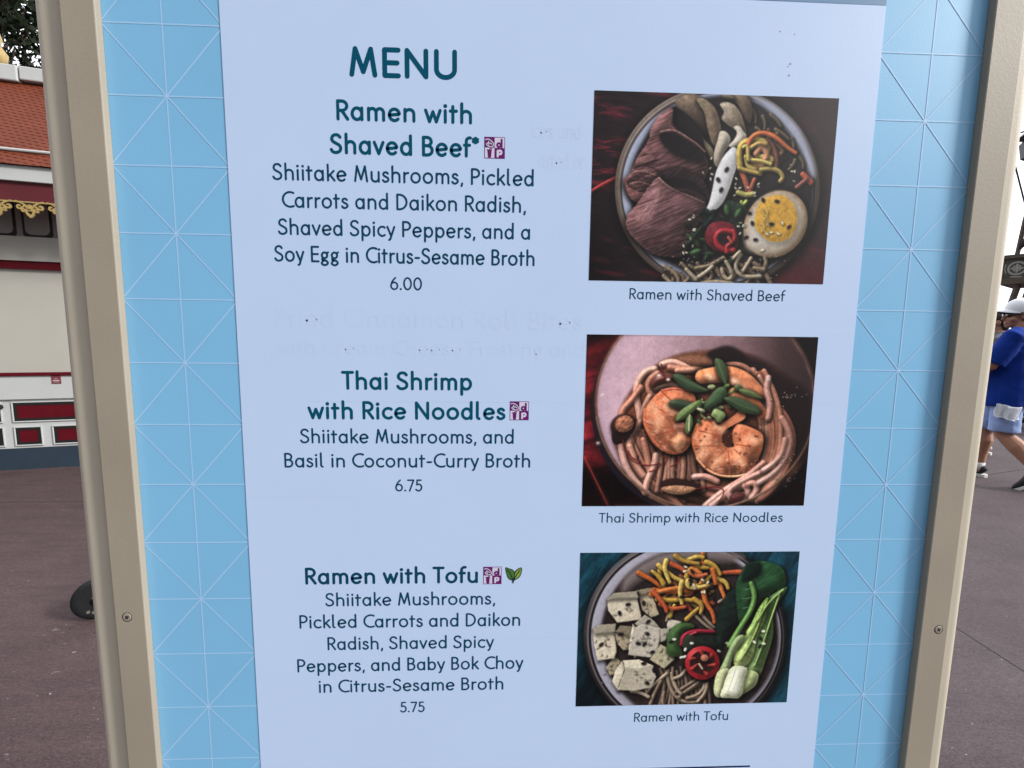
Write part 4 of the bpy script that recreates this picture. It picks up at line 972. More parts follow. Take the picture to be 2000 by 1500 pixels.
for z, x0, x1 in ((1.4200, .362, PXR - .001), (1.3425, -.20, .097), (1.3422, .362, PXR - .001), (1.0648, -.05, .098), (1.2350, -.268, -.15)):
    V, F = [], []; ribbon(V, F, [(x0, z), ((x0 + x1) / 2, z + .0004), (x1, z)], .0006, -.00063, cap=False); obj('film_seam', (V, F), M_seam, paper)
obj('rule_line', boxm(.020, .3195, YP - .00005, -.0004, .8900, .8921), M_navy, paper)


def icon(x0, z1, L):
    bm = bmesh.new()

    def strokes(P, w, mi, k):
        V, F = [], []
        ribbon(V, F, [(x0 + a * L, z1 - b * L) for a, b in P], w * L, YP - .00012 - k * 4e-6)
        vs = [bm.verts.new(v) for v in V]
        for f in F: bm.faces.new([vs[i] for i in f]).material_index = mi

    def quad(a, b, c, d, y, mi):
        bm.faces.new([bm.verts.new((x0 + p * L, y, z1 - q * L)) for p, q in (a, b, c, d)]).material_index = mi
    quad((.0, .0), (.0, 1), (1, 1), (1, .0), YP, 0)
    quad((.5, .03), (.5, .5), (.97, .5), (.97, .03), YP - .00004, 1); quad((.03, .5), (.03, .97), (.49, .97), (.49, .5), YP - .00004, 1)
    strokes(spl([(.06, .13), (.2, .11), (.35, .2), (.45, .33), (.40, .44), (.26, .45), (.12, .38), (.14, .30), (.28, .29), (.36, .34)]), .042, 1, 1)
    strokes([(.20, .2), (.215, .42)], .035, 1, 2)
    strokes([(.84, .12), (.84, .46)], .095, 0, 3)                      # d
    strokes([(.71 + .085 * math.cos(t * math.pi / 8), .37 + .085 * math.sin(t * math.pi / 8)) for t in range(17)], .095, 0, 4)
    strokes([(.65, .64), (.65, .90)], .095, 1, 5)                      # p
    strokes([(.75 + .085 * math.cos(t * math.pi / 8), .71 + .085 * math.sin(t * math.pi / 8)) for t in range(17)], .095, 1, 6)
    quad((.15, .61), (.18, .96), (.33, .96), (.36, .61), YP - .00012, 0)   # beaker with a straw
    quad((.13, .58), (.13, .63), (.38, .63), (.38, .58), YP - .00016, 0)
    strokes([(.25, .6), (.29, .52), (.37, .53)], .045, 0, 7)
    obj('meal_plan_icon', bm, [M_plum, M_iconw], paper)


icon(-.0115, 1.6183, .0212); icon(.0179, 1.3440, .0210); icon(-.0102, 1.1530, .0210)
bm = bmesh.new()
for P, mi, k, sc in (([(.0, .05), (.25, .1), (.5, .22), (.58, .5), (.52, .78), (.42, .85), (.2, .75), (.08, .5)], 2, 0, 1.0), ([(.55, .35), (.75, .12), (.98, .05), (1.0, .3), (.9, .6), (.7, .78), (.55, .8)], 2, 1, 1.0), ([(.05, .1), (.25, .15), (.46, .26), (.53, .5), (.47, .74), (.4, .8), (.23, .7), (.12, .48)], 0, 2, 1), ([(.6, .38), (.76, .18), (.94, .11), (.95, .3), (.86, .56), (.68, .73), (.58, .72)], 1, 3, 1)):
    C = catmull(P, True, 5)
    f = bm.faces.new([bm.verts.new((.0150 + a * .0190, YP - .00004 * k - .00002, 1.1528 - b * .0195)) for a, b in C]); f.material_index = mi
V, F = [], []
for n_, P in enumerate(([(.12, .2), (.3, .4), (.42, .7), (.48, 1.0)], [(.9, .2), (.7, .45), (.55, .75), (.48, 1.0)])):
    ribbon(V, F, [(.0150 + a * .0190, 1.1528 - b * .0195) for a, b in P], .0011, YP - .0002 - n_ * 4e-6)
vs = [bm.verts.new(v) for v in V]
for f in F: bm.faces.new([vs[i] for i in f]).material_index = 2
bmesh.ops.triangulate(bm, faces=[f for f in bm.faces if len(f.verts) > 4])
obj('leaf_icon', bm, [M_leafd, M_leafl, M_leafo], paper)


def print_material():
    m = bpy.data.materials.new('printed food photograph'); m.use_nodes = True
    t = m.node_tree; b = t.nodes['Principled BSDF']; b.inputs['Roughness'].default_value = .45; b.inputs['Specular IOR Level'].default_value = .2
    a = t.nodes.new('ShaderNodeAttribute'); a.attribute_name = 'ink'; t.links.new(a.outputs['Color'], b.inputs['Base Color'])
    return m


M_print = print_material()
GAIN = np.array(PAPER) / np.array(lin((180, 199, 231)))       # ink colours are given as they read on the sheet


def food_picture(img, x0, x1, z0, z1, label):
    H, W, _ = img.shape
    xs = np.linspace(x0, x1, W); zs = np.linspace(z1, z0, H)
    co = np.zeros((H, W, 3), np.float32); co[..., 0] = xs[None]; co[..., 1] = YP - .0001; co[..., 2] = zs[:, None]
    i = np.arange(H * W).reshape(H, W)
    q = np.stack([i[:-1, :-1], i[1:, :-1], i[1:, 1:], i[:-1, 1:]], -1).reshape(-1, 4)
    me = bpy.data.meshes.new('food_picture'); me.vertices.add(H * W); me.vertices.foreach_set('co', co.ravel())
    me.loops.add(q.size); me.loops.foreach_set('vertex_index', q.ravel().astype(np.int32))
    me.polygons.add(len(q)); me.polygons.foreach_set('loop_start', np.arange(0, q.size, 4, dtype=np.int32)); me.polygons.foreach_set('loop_total', np.full(len(q), 4, np.int32))
    me.update(calc_edges=True)
    v = img / 255.; l = np.where(v <= .04045, v / 12.92, ((v + .055) / 1.055) ** 2.4) * GAIN
    at = me.attributes.new('ink', 'FLOAT_COLOR', 'POINT'); at.data.foreach_set('color', np.c_[l.reshape(-1, 3), np.ones(H * W)].astype(np.float32).ravel())
    me.materials.append(M_print)
    o = bpy.data.objects.new('food_picture', me); COL.objects.link(o); o.parent = paper; o['label'] = label


for fn, z0, z1, lab in ((picture_beef, 1.4755, 1.6665, 'printed picture of beef ramen with halved egg on dark table'), (picture_shrimp, 1.2245, 1.4180, 'printed picture of shrimp and rice noodles with green garnish'), (picture_tofu, .9765, 1.1690, 'printed picture of tofu ramen with bok choy on blue table')):
    food_picture(fn(480, 357), .1008, .3588, z0, z1, lab)


# ---------------------------------------------------------------- stall with the red roof, left
M_cream = mat('cream painted wall', (.385, .375, .335), .6, noise=.05, nscale=1.6, detail=8, bump=.1, bscale=80)
M_white = mat('white painted wood', (.43, .445, .44), .5, noise=.03, nscale=5)
M_red = mat('deep red paint', (.085, .003, .008), .5, noise=.12, nscale=9, spec=.2)
M_maroon = mat('maroon fascia paint', (.085, .012, .016), .55, noise=.1, nscale=6)
M_blk = mat('black moulding', (.012, .011, .011), .5)
M_slate = mat('slate blue plinth', (.020, .034, .052), .55, noise=.1, nscale=4)
M_gold = mat('gold paint', (.33, .235, .085), .5, noise=.15, nscale=40)
M_frieze = mat('taupe frieze', (.24, .225, .21), .6, noise=.06, nscale=6)
M_plaque = mat('plum plaque', (.16, .035, .05), .45)
M_pale = mat('pale lettering', (.5, .4, .4), .5)


def tile_material():
    m = bpy.data.materials.new('orange red scale tiles'); m.use_nodes = True
    t = m.node_tree; b = t.nodes['Principled BSDF']; b.inputs['Roughness'].default_value = .6; b.inputs['Specular IOR Level'].default_value = .15; L = t.links.new
    co = t.nodes.new('ShaderNodeTexCoord')
    def mt(op, a, c=0.):
        x = t.nodes.new('ShaderNodeMath'); x.operation = op
        for k, v in enumerate((a, c)):
            if isinstance(v, (int, float)): x.inputs[k].default_value = v
            else: L(v, x.inputs[k])
        return x.outputs[0]
    sp = t.nodes.new('ShaderNodeSeparateXYZ'); L(co.outputs['UV'], sp.inputs[0])
    v = mt('DIVIDE', mt('ADD', sp.outputs[1], mt('MULTIPLY', sp.outputs[0], .20)), .047)      # courses of scales laid on the slant
    row = mt('FLOOR', v); fr = mt('FRACT', v)
    lap = mt('SUBTRACT', 1., mt('MINIMUM', mt('ABSOLUTE', mt('MULTIPLY', mt('SUBTRACT', fr, .22), 4.2)), 1.))
    tip = mt('ADD', mt('MULTIPLY', mt('COSINE', mt('MULTIPLY', mt('ADD', mt('DIVIDE', sp.outputs[0], .058), mt('MULTIPLY', row, .5)), 6.2832)), .42), .58)
    fac = mt('MULTIPLY', lap, tip)
    n = t.nodes.new('ShaderNodeTexNoise'); n.inputs['Scale'].default_value = 5; n.inputs['Detail'].default_value = 6; L(co.outputs['Object'], n.inputs[0])
    x1 = t.nodes.new('ShaderNodeMix'); x1.data_type = 'RGBA'; L(n.outputs[0], x1.inputs[0]); x1.inputs[6].default_value = (.100, .022, .010, 1); x1.inputs[7].default_value = (.165, .038, .017, 1)
    x2 = t.nodes.new('ShaderNodeMix'); x2.data_type = 'RGBA'; L(fac, x2.inputs[0]); L(x1.outputs[2], x2.inputs[6]); x2.inputs[7].default_value = (.028, .004, .002, 1)
    L(x2.outputs[2], b.inputs['Base Color'])
    bp = t.nodes.new('ShaderNodeBump'); bp.invert = True; bp.inputs['Strength'].default_value = .6; bp.inputs['Distance'].default_value = .012
    L(fac, bp.inputs['Height']); L(bp.outputs[0], b.inputs['Normal'])
    return m


M_tile = tile_material()
kiosk = empty('stall_building', (-4.5539, 4.174, 0), math.radians(15.05), 'white and cream stall with red tiled roof, gold scrollwork and red lower panels', 'building')


def kp(name, bm, m, parent=None, smooth=False): return obj(name, bm, m, parent or kiosk, smooth)


U0, U1, DP = -3.2, 2.4, 2.6        # along the front, and how deep the stall is
kp('wall', boxm(U0, U1, .0, DP, .216, 2.76), M_cream)
kp('plinth', boxm(U0 - .01, U1 + .01, -.012, DP + .01, 0, .216), M_slate)
kp('lower_wall', boxm(U0, U1, -.010, -.0005, .2165, .705), M_white)
kp('counter_apron', boxm(U0 - .01, U1 + .01, -.034, -.0005, .7055, .933), M_white)
kp('counter_edge', boxm(U0 - .02, U1 + .02, -.050, -.0005, .9335, .965, .004), M_red)
kp('lintel', boxm(U0 - .01, U1 + .01, -.030, -.0005, 1.955, 2.030), M_red)
bm = bmesh.new(); prism(bm, [(-1.5, 1.9545), (-.22, 1.9545), (-.19, 1.944), (-.16, 1.935), (-.21, 1.915), (-.27, 1.92), (-1.5, 1.92)], -.030, -.0006); kp('lintel_bracket', bm, M_red)
kp('beam', boxm(U0 - .01, U1 + .01, -.050, -.0005, 2.0305, 2.255), M_cream)
kp('frieze', boxm(U0, U1, -.012, -.0005, 2.2555, 2.755), M_frieze)


def raised_panel(u0, u1, z0, z1, name='wainscot_panel', mold=.026):
    bm = bmesh.new()
    p = kp(name, boxm(u0 + mold, u1 - mold, -.0135, -.0104, z0 + mold, z1 - mold, .001), M_red)
    for q in ((u0, u1, z1 - mold, z1), (u0, u1, z0, z0 + mold), (u0, u0 + mold, z0 + mold + .0002, z1 - mold - .0002), (u1 - mold, u1, z0 + mold + .0002, z1 - mold - .0002)):
        box(bm, q[0], q[1], -.0165, -.0104, q[2], q[3])
    kp('moulding', bm, M_blk, p)
    bm = bmesh.new(); g = .013
    for q in ((u0 - g, u1 + g, z1 + .001, z1 + g), (u0 - g, u1 + g, z0 - g, z0 - .001), (u0 - g, u0 - .001, z0, z1), (u1 + .001, u1 + g, z0, z1)):
        box(bm, q[0], q[1], -.022, -.0104, q[2], q[3], .003)
    kp('outer_moulding', bm, M_white, p)


for k in range(-4, 4):
    raised_panel(-.136 + k * .62, -.136 + k * .62 + .52, .488, .667)
    raised_panel(-.136 + k * .62, .060 + k * .62, .251, .420); raised_panel(.164 + k * .62 , .384 + k * .62, .251, .420)
kp('latch', lathe(bmesh.new(), [(.018, -.02), (.026, -.03), (.02, -.05), (.008, -.055)], 14, 'y', (-.225, 0, .635)), M_blk)
pl = kp('plaque', boxm(.197, .272, -.040, -.0345, .853, .9325, .002), M_plaque)
bm = bmesh.new()
box(bm, .222, .245, -.0415, -.0402, .899, .903); box(bm, .206, .262, -.0415, -.0402, .880, .888); box(bm, .212, .255, -.0415, -.0402, .868, .872)
kp('plaque_lines', bm, M_pale, pl)
# frieze openings with rounded black surrounds
for k in range(-9, 8):
    u0 = .100 + k * .277; u1 = u0 + .195; z0, z1 = 2.275, 2.70
    def rr(g, r):
        P = [(u0 - g, z1), (u0 - g, z0 - g + r)] + arc(u0 - g + r, z0 - g + r, r, r, 180, 270, 6) + arc(u1 + g - r, z0 - g + r, r, r, 270, 360, 6) + [(u1 + g, z1)]
        return P
    bm = bmesh.new(); prism(bm, rr(.016, .03), -.020, -.0124); f = kp('frieze_panel', bm, M_blk)
    bm = bmesh.new(); prism(bm, rr(-.004, .05), -.024, -.0202); kp('inner_panel', bm, M_frieze, f)
# eaves
E0 = -.45
kp('soffit', boxm(U0 - .4, U1 + .4, E0 + .03, -.0006, 2.69, 2.72), M_maroon)
kp('maroon_fascia', boxm(U0 - .45, U1 + .45, E0, E0 + .03, 2.495, 2.655), M_maroon)
kp('white_fascia', boxm(U0 - .47, U1 + .47, E0 - .03, E0 + .03, 2.6555, 2.785, .005), M_white)


def scroll_mesh(c):
    V, F = [], []; st = []
    for s in (-1, 1):
        st += [([(s * .095, .0), (s * .06, -.012), (s * .03, -.035), (s * .012, -.07)], .014), ([(s * .03, -.028), (s * .052, -.05), (s * .075, -.062), (s * .088, -.05), (s * .082, -.034), (s * .068, -.036)], .013), ([(s * .006, -.075), (s * .03, -.075), (s * .05, -.085), (s * .058, -.07), (s * .044, -.062)], .013), ([(s * .03, -.07), (s * .022, -.1), (0, -.128)], .018)]
    bm = bmesh.new()
    for k, (P, wd) in enumerate(st):
        V, F = [], []
        ribbon(V, F, [(c + a, 2.494 + b) for a, b in catmull(P, False, 6)], wd, 0)
        for yy in (E0 - .003 - .0004 * k, E0 + .010):
            vs = [bm.verts.new((v[0], yy, v[2])) for v in V]
            for f in F: bm.faces.new([vs[i] for i in f])
    V, F = [], []
    ribbon(V, F, [(c, 2.494 - .045), (c, 2.494 - .06)], .045, E0 - .002)
    vs = [bm.verts.new(v) for v in V]
    for f in F: bm.faces.new([vs[i] for i in f])
    lathe(bm, [(.010, E0 - .012), (.012, E0 - .002)], 10, 'y', (c, 0, 2.494 - .056))
    bmesh.ops.recalc_face_normals(bm, faces=bm.faces[:])
    return bm


for k in range(-14, 10):
    c = .386 + k * .222
    o = kp('gold_scroll', scroll_mesh(c), M_gold)
kp('gold_rail', boxm(U0 - .45, U1 + .45, E0 - .004, E0 + .012, 2.484, 2.4948), M_gold)
# roof, gabled along the front
RA = (E0 - .06, 2.786); RB = (.43, 3.842); TH = .06
bm = bmesh.new(); uvl = bm.loops.layers.uv.new('UVMap')
sl_len = math.hypot(RB[0] - RA[0], RB[1] - RA[1])
ua, ub = -.24, U1 + .5
for (a, c, flip) in ((RA, RB, 0), ((2 * RB[0] - RA[0], RA[1]), RB, 1)):
    vs = [bm.verts.new((-1.0 if True else ua, a[0], a[1])), bm.verts.new((ub, a[0], a[1])), bm.verts.new((ub, c[0], c[1])), bm.verts.new((ua, c[0], c[1]))]
    f = bm.faces.new(vs if not flip else vs[::-1])
    for lp in f.loops:
        v = lp.vert.co; lp[uvl].uv = (v.x, 0 if abs(v.z - a[1]) < 1e-5 else sl_len)
kp('roof', bm, M_tile)
bm = bmesh.new(); uvl = bm.loops.layers.uv.new('UVMap')
vs = [bm.verts.new(p) for p in ((-1.02, RA[0], RA[1]), (ua, RB[0], RB[1]), (-1.02, 2 * RB[0] - RA[0], RA[1]))]
f = bm.faces.new(vs[::-1])
for lp in f.loops: lp[uvl].uv = (lp.vert.co.y, lp.vert.co.z)
kp('hip_end', bm, M_tile)
k1 = .13
ym, zm = RA[0] + (RB[0] - RA[0]) * k1, RA[1] + (RB[1] - RA[1]) * k1
bm = bmesh.new(); tube(bm, [(-.95, ym - .01, zm + .012), (ub, ym - .01, zm + .012)], .013, 8); kp('roof_rail', bm, M_white)
for k in range(-1, 10):
    u = -.02 + k * .30
    if k < 0: u = -.22
    kp('ridge_cap', boxm(u, u + (.29 if k >= 0 else .19), RB[0] - .09, RB[0] + .09, RB[1] - .03 - .02 * (k < 0), RB[1] + .10, .012), M_white)
bm = bmesh.new(); tube(bm, [(-1.0, RA[0] - .01, RA[1] + .02), (-.62, -.05, 3.31), (ua + .0, RB[0] - .04, RB[1] + .03)], .035, 8); kp('hip_cap', bm, M_white)
bm = bmesh.new(); lathe(bm, [(.05, 0), (.09, .05), (.10, .12), (.05, .2), (.07, .25), (.05, .33), (.03, .5), (.012, .75)], 14, 'z', (-.23, RB[0] - .02, RB[1] + .09)); kp('roof_finial', bm, M_gold, smooth=True)

# ---------------------------------------------------------------- tree behind the stall


def make_tree(name, loc, label, cat, crown_c, R, n, leaf, seed, trunk_r=.16):
    rs = np.random.RandomState(seed); root = empty(name, loc, 0, label, cat)
    bm = bmesh.new(); c = Vector(crown_c)
    tube(bm, [(0, 0, 0), (.1, .05, c.z * .4), (c.x * .6, c.y * .6, c.z - R * .5)], [trunk_r, trunk_r * .8, trunk_r * .55], 10)
    tips = []
    for k in range(26):
        d = Vector(rs.randn(3)); d.z = abs(d.z) * .7 - .25; d.normalize()
        s = Vector((c.x * .6, c.y * .6, c.z - R * .5)); e = c + d * R * rs.uniform(.5, .95)
        m = s.lerp(e, .5) + Vector(rs.randn(3)) * .15
        tube(bm, [s, m, e], [trunk_r * .35, trunk_r * .2, .012], 6); tips.append((m, e))
        for q in range(3):
            t = e + Vector(rs.randn(3)) * .45; tube(bm, [m.lerp(e, rs.uniform(.3, .9)), t], [.014, .005], 5); tips.append((e, t))
    obj('trunk', bm, M_bark, root)
    V = np.zeros((n * 4, 3)); k = 0
    base = np.array([(0, -.5, 0), (.32, 0, .05), (0, .5, 0), (-.32, 0, .05)])
    for i in range(n):
        a, b = tips[rs.randint(len(tips))]; t = rs.beta(2, 1)
        p = np.array(a.lerp(b, t)) + rs.randn(3) * np.array((.17, .17, .12))
        q = rs.randn(3, 3); q, _ = np.linalg.qr(q)
        V[i * 4:i * 4 + 4] = p + (base * leaf * rs.uniform(.6, 1.25)) @ q.T
    obj('crown', ([tuple(v) for v in V], [(4 * i, 4 * i + 1, 4 * i + 2, 4 * i + 3) for i in range(n)]), M_leaf, root)
    return root


M_bark = mat('grey brown bark', (.09, .07, .055), .85, noise=.3, nscale=12, bump=.6, bscale=30)
M_leaf = mat('dark green leaves', (.010, .015, .007), .7, noise=.35, nscale=3, spec=.08)
make_tree('leafy_tree', (-9.6, 8.6, 0), 'dark leafy tree rising behind the red tiled stall roof', 'tree', (.2, .1, 6.0), 2.6, 5200, .13, 3)


# ---------------------------------------------------------------- wheel behind the left post
M_tyre = mat('black rubber', (.010, .011, .012), .6, noise=.2, nscale=60, spec=.2)
M_hub = mat('dark plastic hub', (.006, .008, .009), .8, spec=.1)
M_bolt = mat('dull steel', (.35, .33, .28), .4, metal=.8)
wheel = empty('wheel', (-1.93, 1.70, .098), math.radians(34), 'black rubber wheel with dark spokes poking out behind the left post of the menu sign', 'wheel')
bm = bmesh.new(); lathe(bm, [(.070, -.016), (.090, -.018), (.098, -.010), (.099, 0), (.098, .010), (.090, .018), (.070, .016)], 40, 'y'); obj('tyre', bm, M_tyre, wheel, True)
bm = bmesh.new(); lathe(bm, [(.069, -.006), (.0695, -.012), (.062, -.013), (.060, -.010), (.02, -.012), (.02, -.028), (.012, -.034), (.012, .034), (.02, .028), (.02, .01), (.0695, .012)], 32, 'y')
rim = obj('rim', bm, M_hub, wheel)
bm = bmesh.new()
for x, z in ((-.036, -.052), (-.016, -.060), (-.012, .012)): lathe(bm, [(.003, -.019), (.0075, -.019), (.008, -.015), (.008, -.009)], 8, 'y', (x, 0, z))
obj('bolt', bm, M_bolt, rim)
bm = bmesh.new(); tube(bm, [(0, .03, 0), (0, .34, 0)], .008, 8); tube(bm, [(0, .06, 0), (.02, .06, .10), (.10, .06, .14)], .009, 8); obj('axle', bm, M_bolt, wheel)

# ---------------------------------------------------------------- people
M_skin = mat('tanned skin', (.33, .165, .105), .55, noise=.10, nscale=9, bump=.1, bscale=60)
M_lip = mat('lips', (.27, .10, .085), .5)
M_hair = mat('dark hair', (.018, .013, .010), .6, noise=.3, nscale=80)
M_shirt = mat('royal blue cotton', (.004, .027, .21), .85, noise=.10, nscale=10, bump=.5, bscale=26, spec=.15)
M_shorts = mat('light blue cotton', (.25, .33, .58), .85, noise=.08, nscale=14, bump=.6, bscale=24, spec=.15)
M_cap = mat('white cap cloth', (.72, .74, .78), .8, bump=.3, bscale=60)
M_capd = mat('dark cap brim underside', (.03, .025, .03), .7)
M_lens = mat('black sunglasses', (.008, .008, .009), .15, coat=.5)
M_shoe = mat('black canvas shoe', (.014, .015, .018), .75, noise=.2, nscale=60)
M_sole = mat('white rubber sole', (.62, .61, .58), .6, noise=.1, nscale=30)
M_sock = mat('white sock', (.68, .68, .68), .85)
M_towel = mat('white towel', (.78, .80, .84), .9, bump=.5, bscale=120)
M_chain = mat('gold chain', (.6, .40, .14), .3, metal=1)
M_grey = mat('grey knit shirt', (.10, .10, .11), .85); M_jean = mat('dark trousers', (.03, .035, .05), .85)
M_greyshoe = mat('pale grey trainer', (.42, .43, .44), .7)


def blob(bm, c, r, rot=None, seg=12):
    q = bmesh.new(); bmesh.ops.create_uvsphere(q, u_segments=seg, v_segments=seg // 2 + 2, radius=1)
    mtx = Matrix.Translation(c) @ (rot.to_matrix().to_4x4() if rot is not None else Matrix()) @ Matrix.Diagonal((*r, 1))
    q.transform(mtx); me = bpy.data.meshes.new('t'); q.to_mesh(me); q.free(); bm.from_mesh(me); bpy.data.meshes.remove(me)


def fuse(name, bm, m, parent, voxel=.008, sm=6):
    """one continuous surface from overlapping volumes"""
    o = obj(name, bm, m, None)
    r = o.modifiers.new('r', 'REMESH'); r.mode = 'VOXEL'; r.voxel_size = voxel
    s = o.modifiers.new('s', 'SMOOTH'); s.factor = .5; s.iterations = sm
    dg = bpy.context.evaluated_depsgraph_get(); dg.update()
    me = bpy.data.meshes.new_from_object(o.evaluated_get(dg)); old = o.data; o.modifiers.clear(); o.data = me; bpy.data.meshes.remove(old)
    me.shade_smooth(); o.parent = parent
    return o


def hand(bm, wrist, d, palm_n):
    """palm, four bent fingers of different lengths, thumb from the side of the palm"""
    d = Vector(d).normalized(); n = Vector(palm_n).normalized(); s = d.cross(n).normalized(); n = s.cross(d)
    w0 = Vector(wrist)
    tube(bm, [w0 - d * .03, w0 + d * .02, w0 + d * .06, w0 + d * .095], [(.026, .020), (.036, .017), (.042, .016), (.040, .013)], 10) if False else None
    for t in (.015, .04, .065, .085):
        for q in (-.026, -.009, .009, .026): blob(bm, w0 + d * t + s * q * (.75 + t * 3.2), (.016, .016, .016), None, 8)
    for q, L in ((-.032, .066), (-.011, .080), (.011, .074), (.032, .056)):
        b = w0 + d * .088 + s * q
        p1 = b + d * L * .42 + n * .006; p2 = p1 + d * L * .30 + n * L * .26; p3 = p2 + d * L * .12 + n * L * .30
        tube(bm, [b - d * .02, b, p1, p2, p3], [.0095, .0095, .009, .0085, .0065], 8)
    b = w0 + d * .025 - s * .034
    tube(bm, [b + s * .012, b - s * .008 + d * .018 + n * .008, b - s * .016 + d * .048 + n * .020, b - s * .010 + d * .070 + n * .032], [.013, .013, .0105, .008], 8)


def person(root, ang, J, sizes, yaw, skin_name='body'):
    """J: joints in the walker's own frame (facing +Y); returns the Empty"""
    bm = bmesh.new()
    t = sizes
    # torso and neck
    tube(bm, [(0, 0, .84), (0, 0, .95), (0, .01, 1.08), (0, .01, 1.22), (0, -.01, 1.36), (0, -.015, 1.45), (0, -.005, 1.49)], [(.15 * t, .11 * t), (.165 * t, .125 * t), (.15 * t, .12 * t), (.155 * t, .12 * t), (.165 * t, .11 * t), (.13 * t, .09 * t), (.07, .065)], 16)
    hc = Vector(J['head']); tube(bm, [(0, -.015, 1.42), (0, .0, 1.50), hc + Vector((0, -.02, -.06))], [.066, .060, .056], 12)
    # head, looking along the yaw direction
    R = Matrix.Rotation(yaw, 3, 'Z')

    def hp(x, y, z): return hc + R @ Vector((x, y, z))
    E = R.to_euler()
    blob(bm, hp(0, -.012, .035), (.076, .096, .092), E, 18); blob(bm, hp(0, .022, -.035), (.058, .070, .080), E, 16); blob(bm, hp(0, .062, -.092), (.030, .026, .022), E); blob(bm, hp(0, -.05, -.03), (.055, .05, .07), E)
    for s in (-1, 1):
        blob(bm, hp(s * .048, .052, -.028), (.026, .028, .028), E)                      # cheek
        blob(bm, hp(s * .030, .079, .026), (.026, .014, .010), E)                       # brow
        blob(bm, hp(s * .076, -.012, -.002), (.010, .021, .033), E, 10)                 # ear
    tube(bm, [hp(0, .083, .012), hp(0, .098, -.012), hp(0, .108, -.030), hp(0, .088, -.040)], [.011, .012, .015, .010], 8)   # nose
    blob(bm, hp(0, .084, -.062), (.024, .013, .008), E, 10); blob(bm, hp(0, .082, -.074), (.022, .014, .008), E, 10)       # lips
    for s in 'lr':
        tube(bm, [J[s + 'hip'] + Vector((0, 0, .02)), J[s + 'hip'] * .55 + J[s + 'knee'] * .45, J[s + 'knee'], J[s + 'knee'] * .7 + J[s + 'ank'] * .3 + Vector((0, -.012, 0)), J[s + 'knee'] * .35 + J[s + 'ank'] * .65, J[s + 'ank'], J[s + 'ank'] - Vector((0, .01, .05))], [v * t for v in (.095, .082, .060, .066, .048, .038, .036)], 12)
        tube(bm, [J[s + 'ank'] + Vector((0, -.02, -.03)), J[s + 'ank'] * .4 + J[s + 'toe'] * .6, J[s + 'toe']], [.036, .036, .026], 10)
        sh, el, wr = J[s + 'sh'], J[s + 'elb'], J[s + 'wr']; k = -1 if s == 'l' else 1
        tube(bm, [sh - Vector((k * .05, 0, 0)), sh, sh * .5 + el * .5, el, el * .6 + wr * .4, wr, wr + (wr - el).normalized() * .03], [v * t for v in (.060, .058, .050, .040, .041, .029, .027)], 12)
        hand(bm, wr + (wr - el).normalized() * .02, (wr - el), (-k * 1, .35, 0))
    p = empty('person', root, ang)
    fuse(skin_name, bm, M_skin, p, .0062, 4)
    return p, hp, E, R


def shoe(J, s, parent, mu, ms, tilt):
    a, t = J[s + 'ank'], J[s + 'toe']
    d = (t - a); d.x = 0 if abs(d.x) < .02 else d.x
    fwd = Vector((d.x, d.y, 0)).normalized(); Q = Matrix.Rotation(-tilt, 3, 'X')
    o = t

    def P(x, y, z): return o + Q @ Vector((x, y, z))
    bm = bmesh.new()
    tube(bm, [P(0, -.215, .045), P(0, -.19, .062), P(0, -.12, .062), P(0, -.04, .042), P(0, .03, .030), P(0, .055, .022)], [(.030, .036), (.040, .052), (.042, .052), (.047, .034), (.042, .024), (.022, .014)], 12)
    tube(bm, [P(0, -.16, .06), P(0, -.155, .115)], [(.042, .05), (.040, .048)], 12)
    sh = fuse('shoe', bm, mu, parent, .007, 3)
    bm = bmesh.new()
    out = [(.0, -.235), (.034, -.222), (.042, -.17), (.040, -.10), (.050, -.03), (.046, .03), (.026, .062), (0, .072), (-.026, .062), (-.046, .03), (-.050, -.03), (-.040, -.10), (-.042, -.17), (-.034, -.222)]
    lo = [bm.verts.new(P(x, y, -.012)) for x, y in out]; hi = [bm.verts.new(P(x * 1.02, y, .016)) for x, y in out]; n = len(out)
    bm.faces.new(lo[::-1]); bm.faces.new(hi)
    for i in range(n): bm.faces.new((lo[i], lo[(i + 1) % n], hi[(i + 1) % n], hi[i]))
    obj('sole', bm, ms, sh)


V_ = Vector
# the walker in blue: left leg pushing off behind, right leg forward
J = dict(head=V_((0, .035, 1.625)), lhip=V_((-.10, 0, .90)), lknee=V_((-.115, .0, .50)), lank=V_((-.115, -.29, .17)), ltoe=V_((-.115, -.17, .012)),
         rhip=V_((.10, 0, .90)), rknee=V_((.10, .20, .50)), rank=V_((.10, .20, .10)), rtoe=V_((.10, .36, .012)),
         lsh=V_((-.215, -.01, 1.42)), lelb=V_((-.27, .10, 1.15)), lwr=V_((-.22, .30, 1.06)), rsh=V_((.215, -.01, 1.42)), relb=V_((.28, -.10, 1.14)), rwr=V_((.27, .04, .92)))
man, hp, E, R = person((5.0, 3.71, 0), .45, J, 1.12, .62)
tag(man, 'person in royal blue shirt, light blue shorts, white cap and sunglasses, walking', 'person')
bm = bmesh.new()
tube(bm, [(0, .015, .765), (0, .02, .86), (0, .03, .98), (0, .035, 1.10), (0, .02, 1.24), (0, -.005, 1.38), (0, -.015, 1.455), (0, -.01, 1.505)], [(.232, .20), (.232, .20), (.225, .20), (.222, .195), (.22, .175), (.215, .15), (.15, .11), (.085, .08)], 22)
for s, k in (('l', -1), ('r', 1)):
    sh, el = J[s + 'sh'], J[s + 'elb']
    tube(bm, [sh - V_((k * .09, 0, -.02)), sh + V_((0, 0, .01)), sh * .45 + el * .55, sh * .08 + el * .92], [.085, .088, .088, .092], 14)
shirt = fuse('shirt', bm, M_shirt, man, .010, 5)
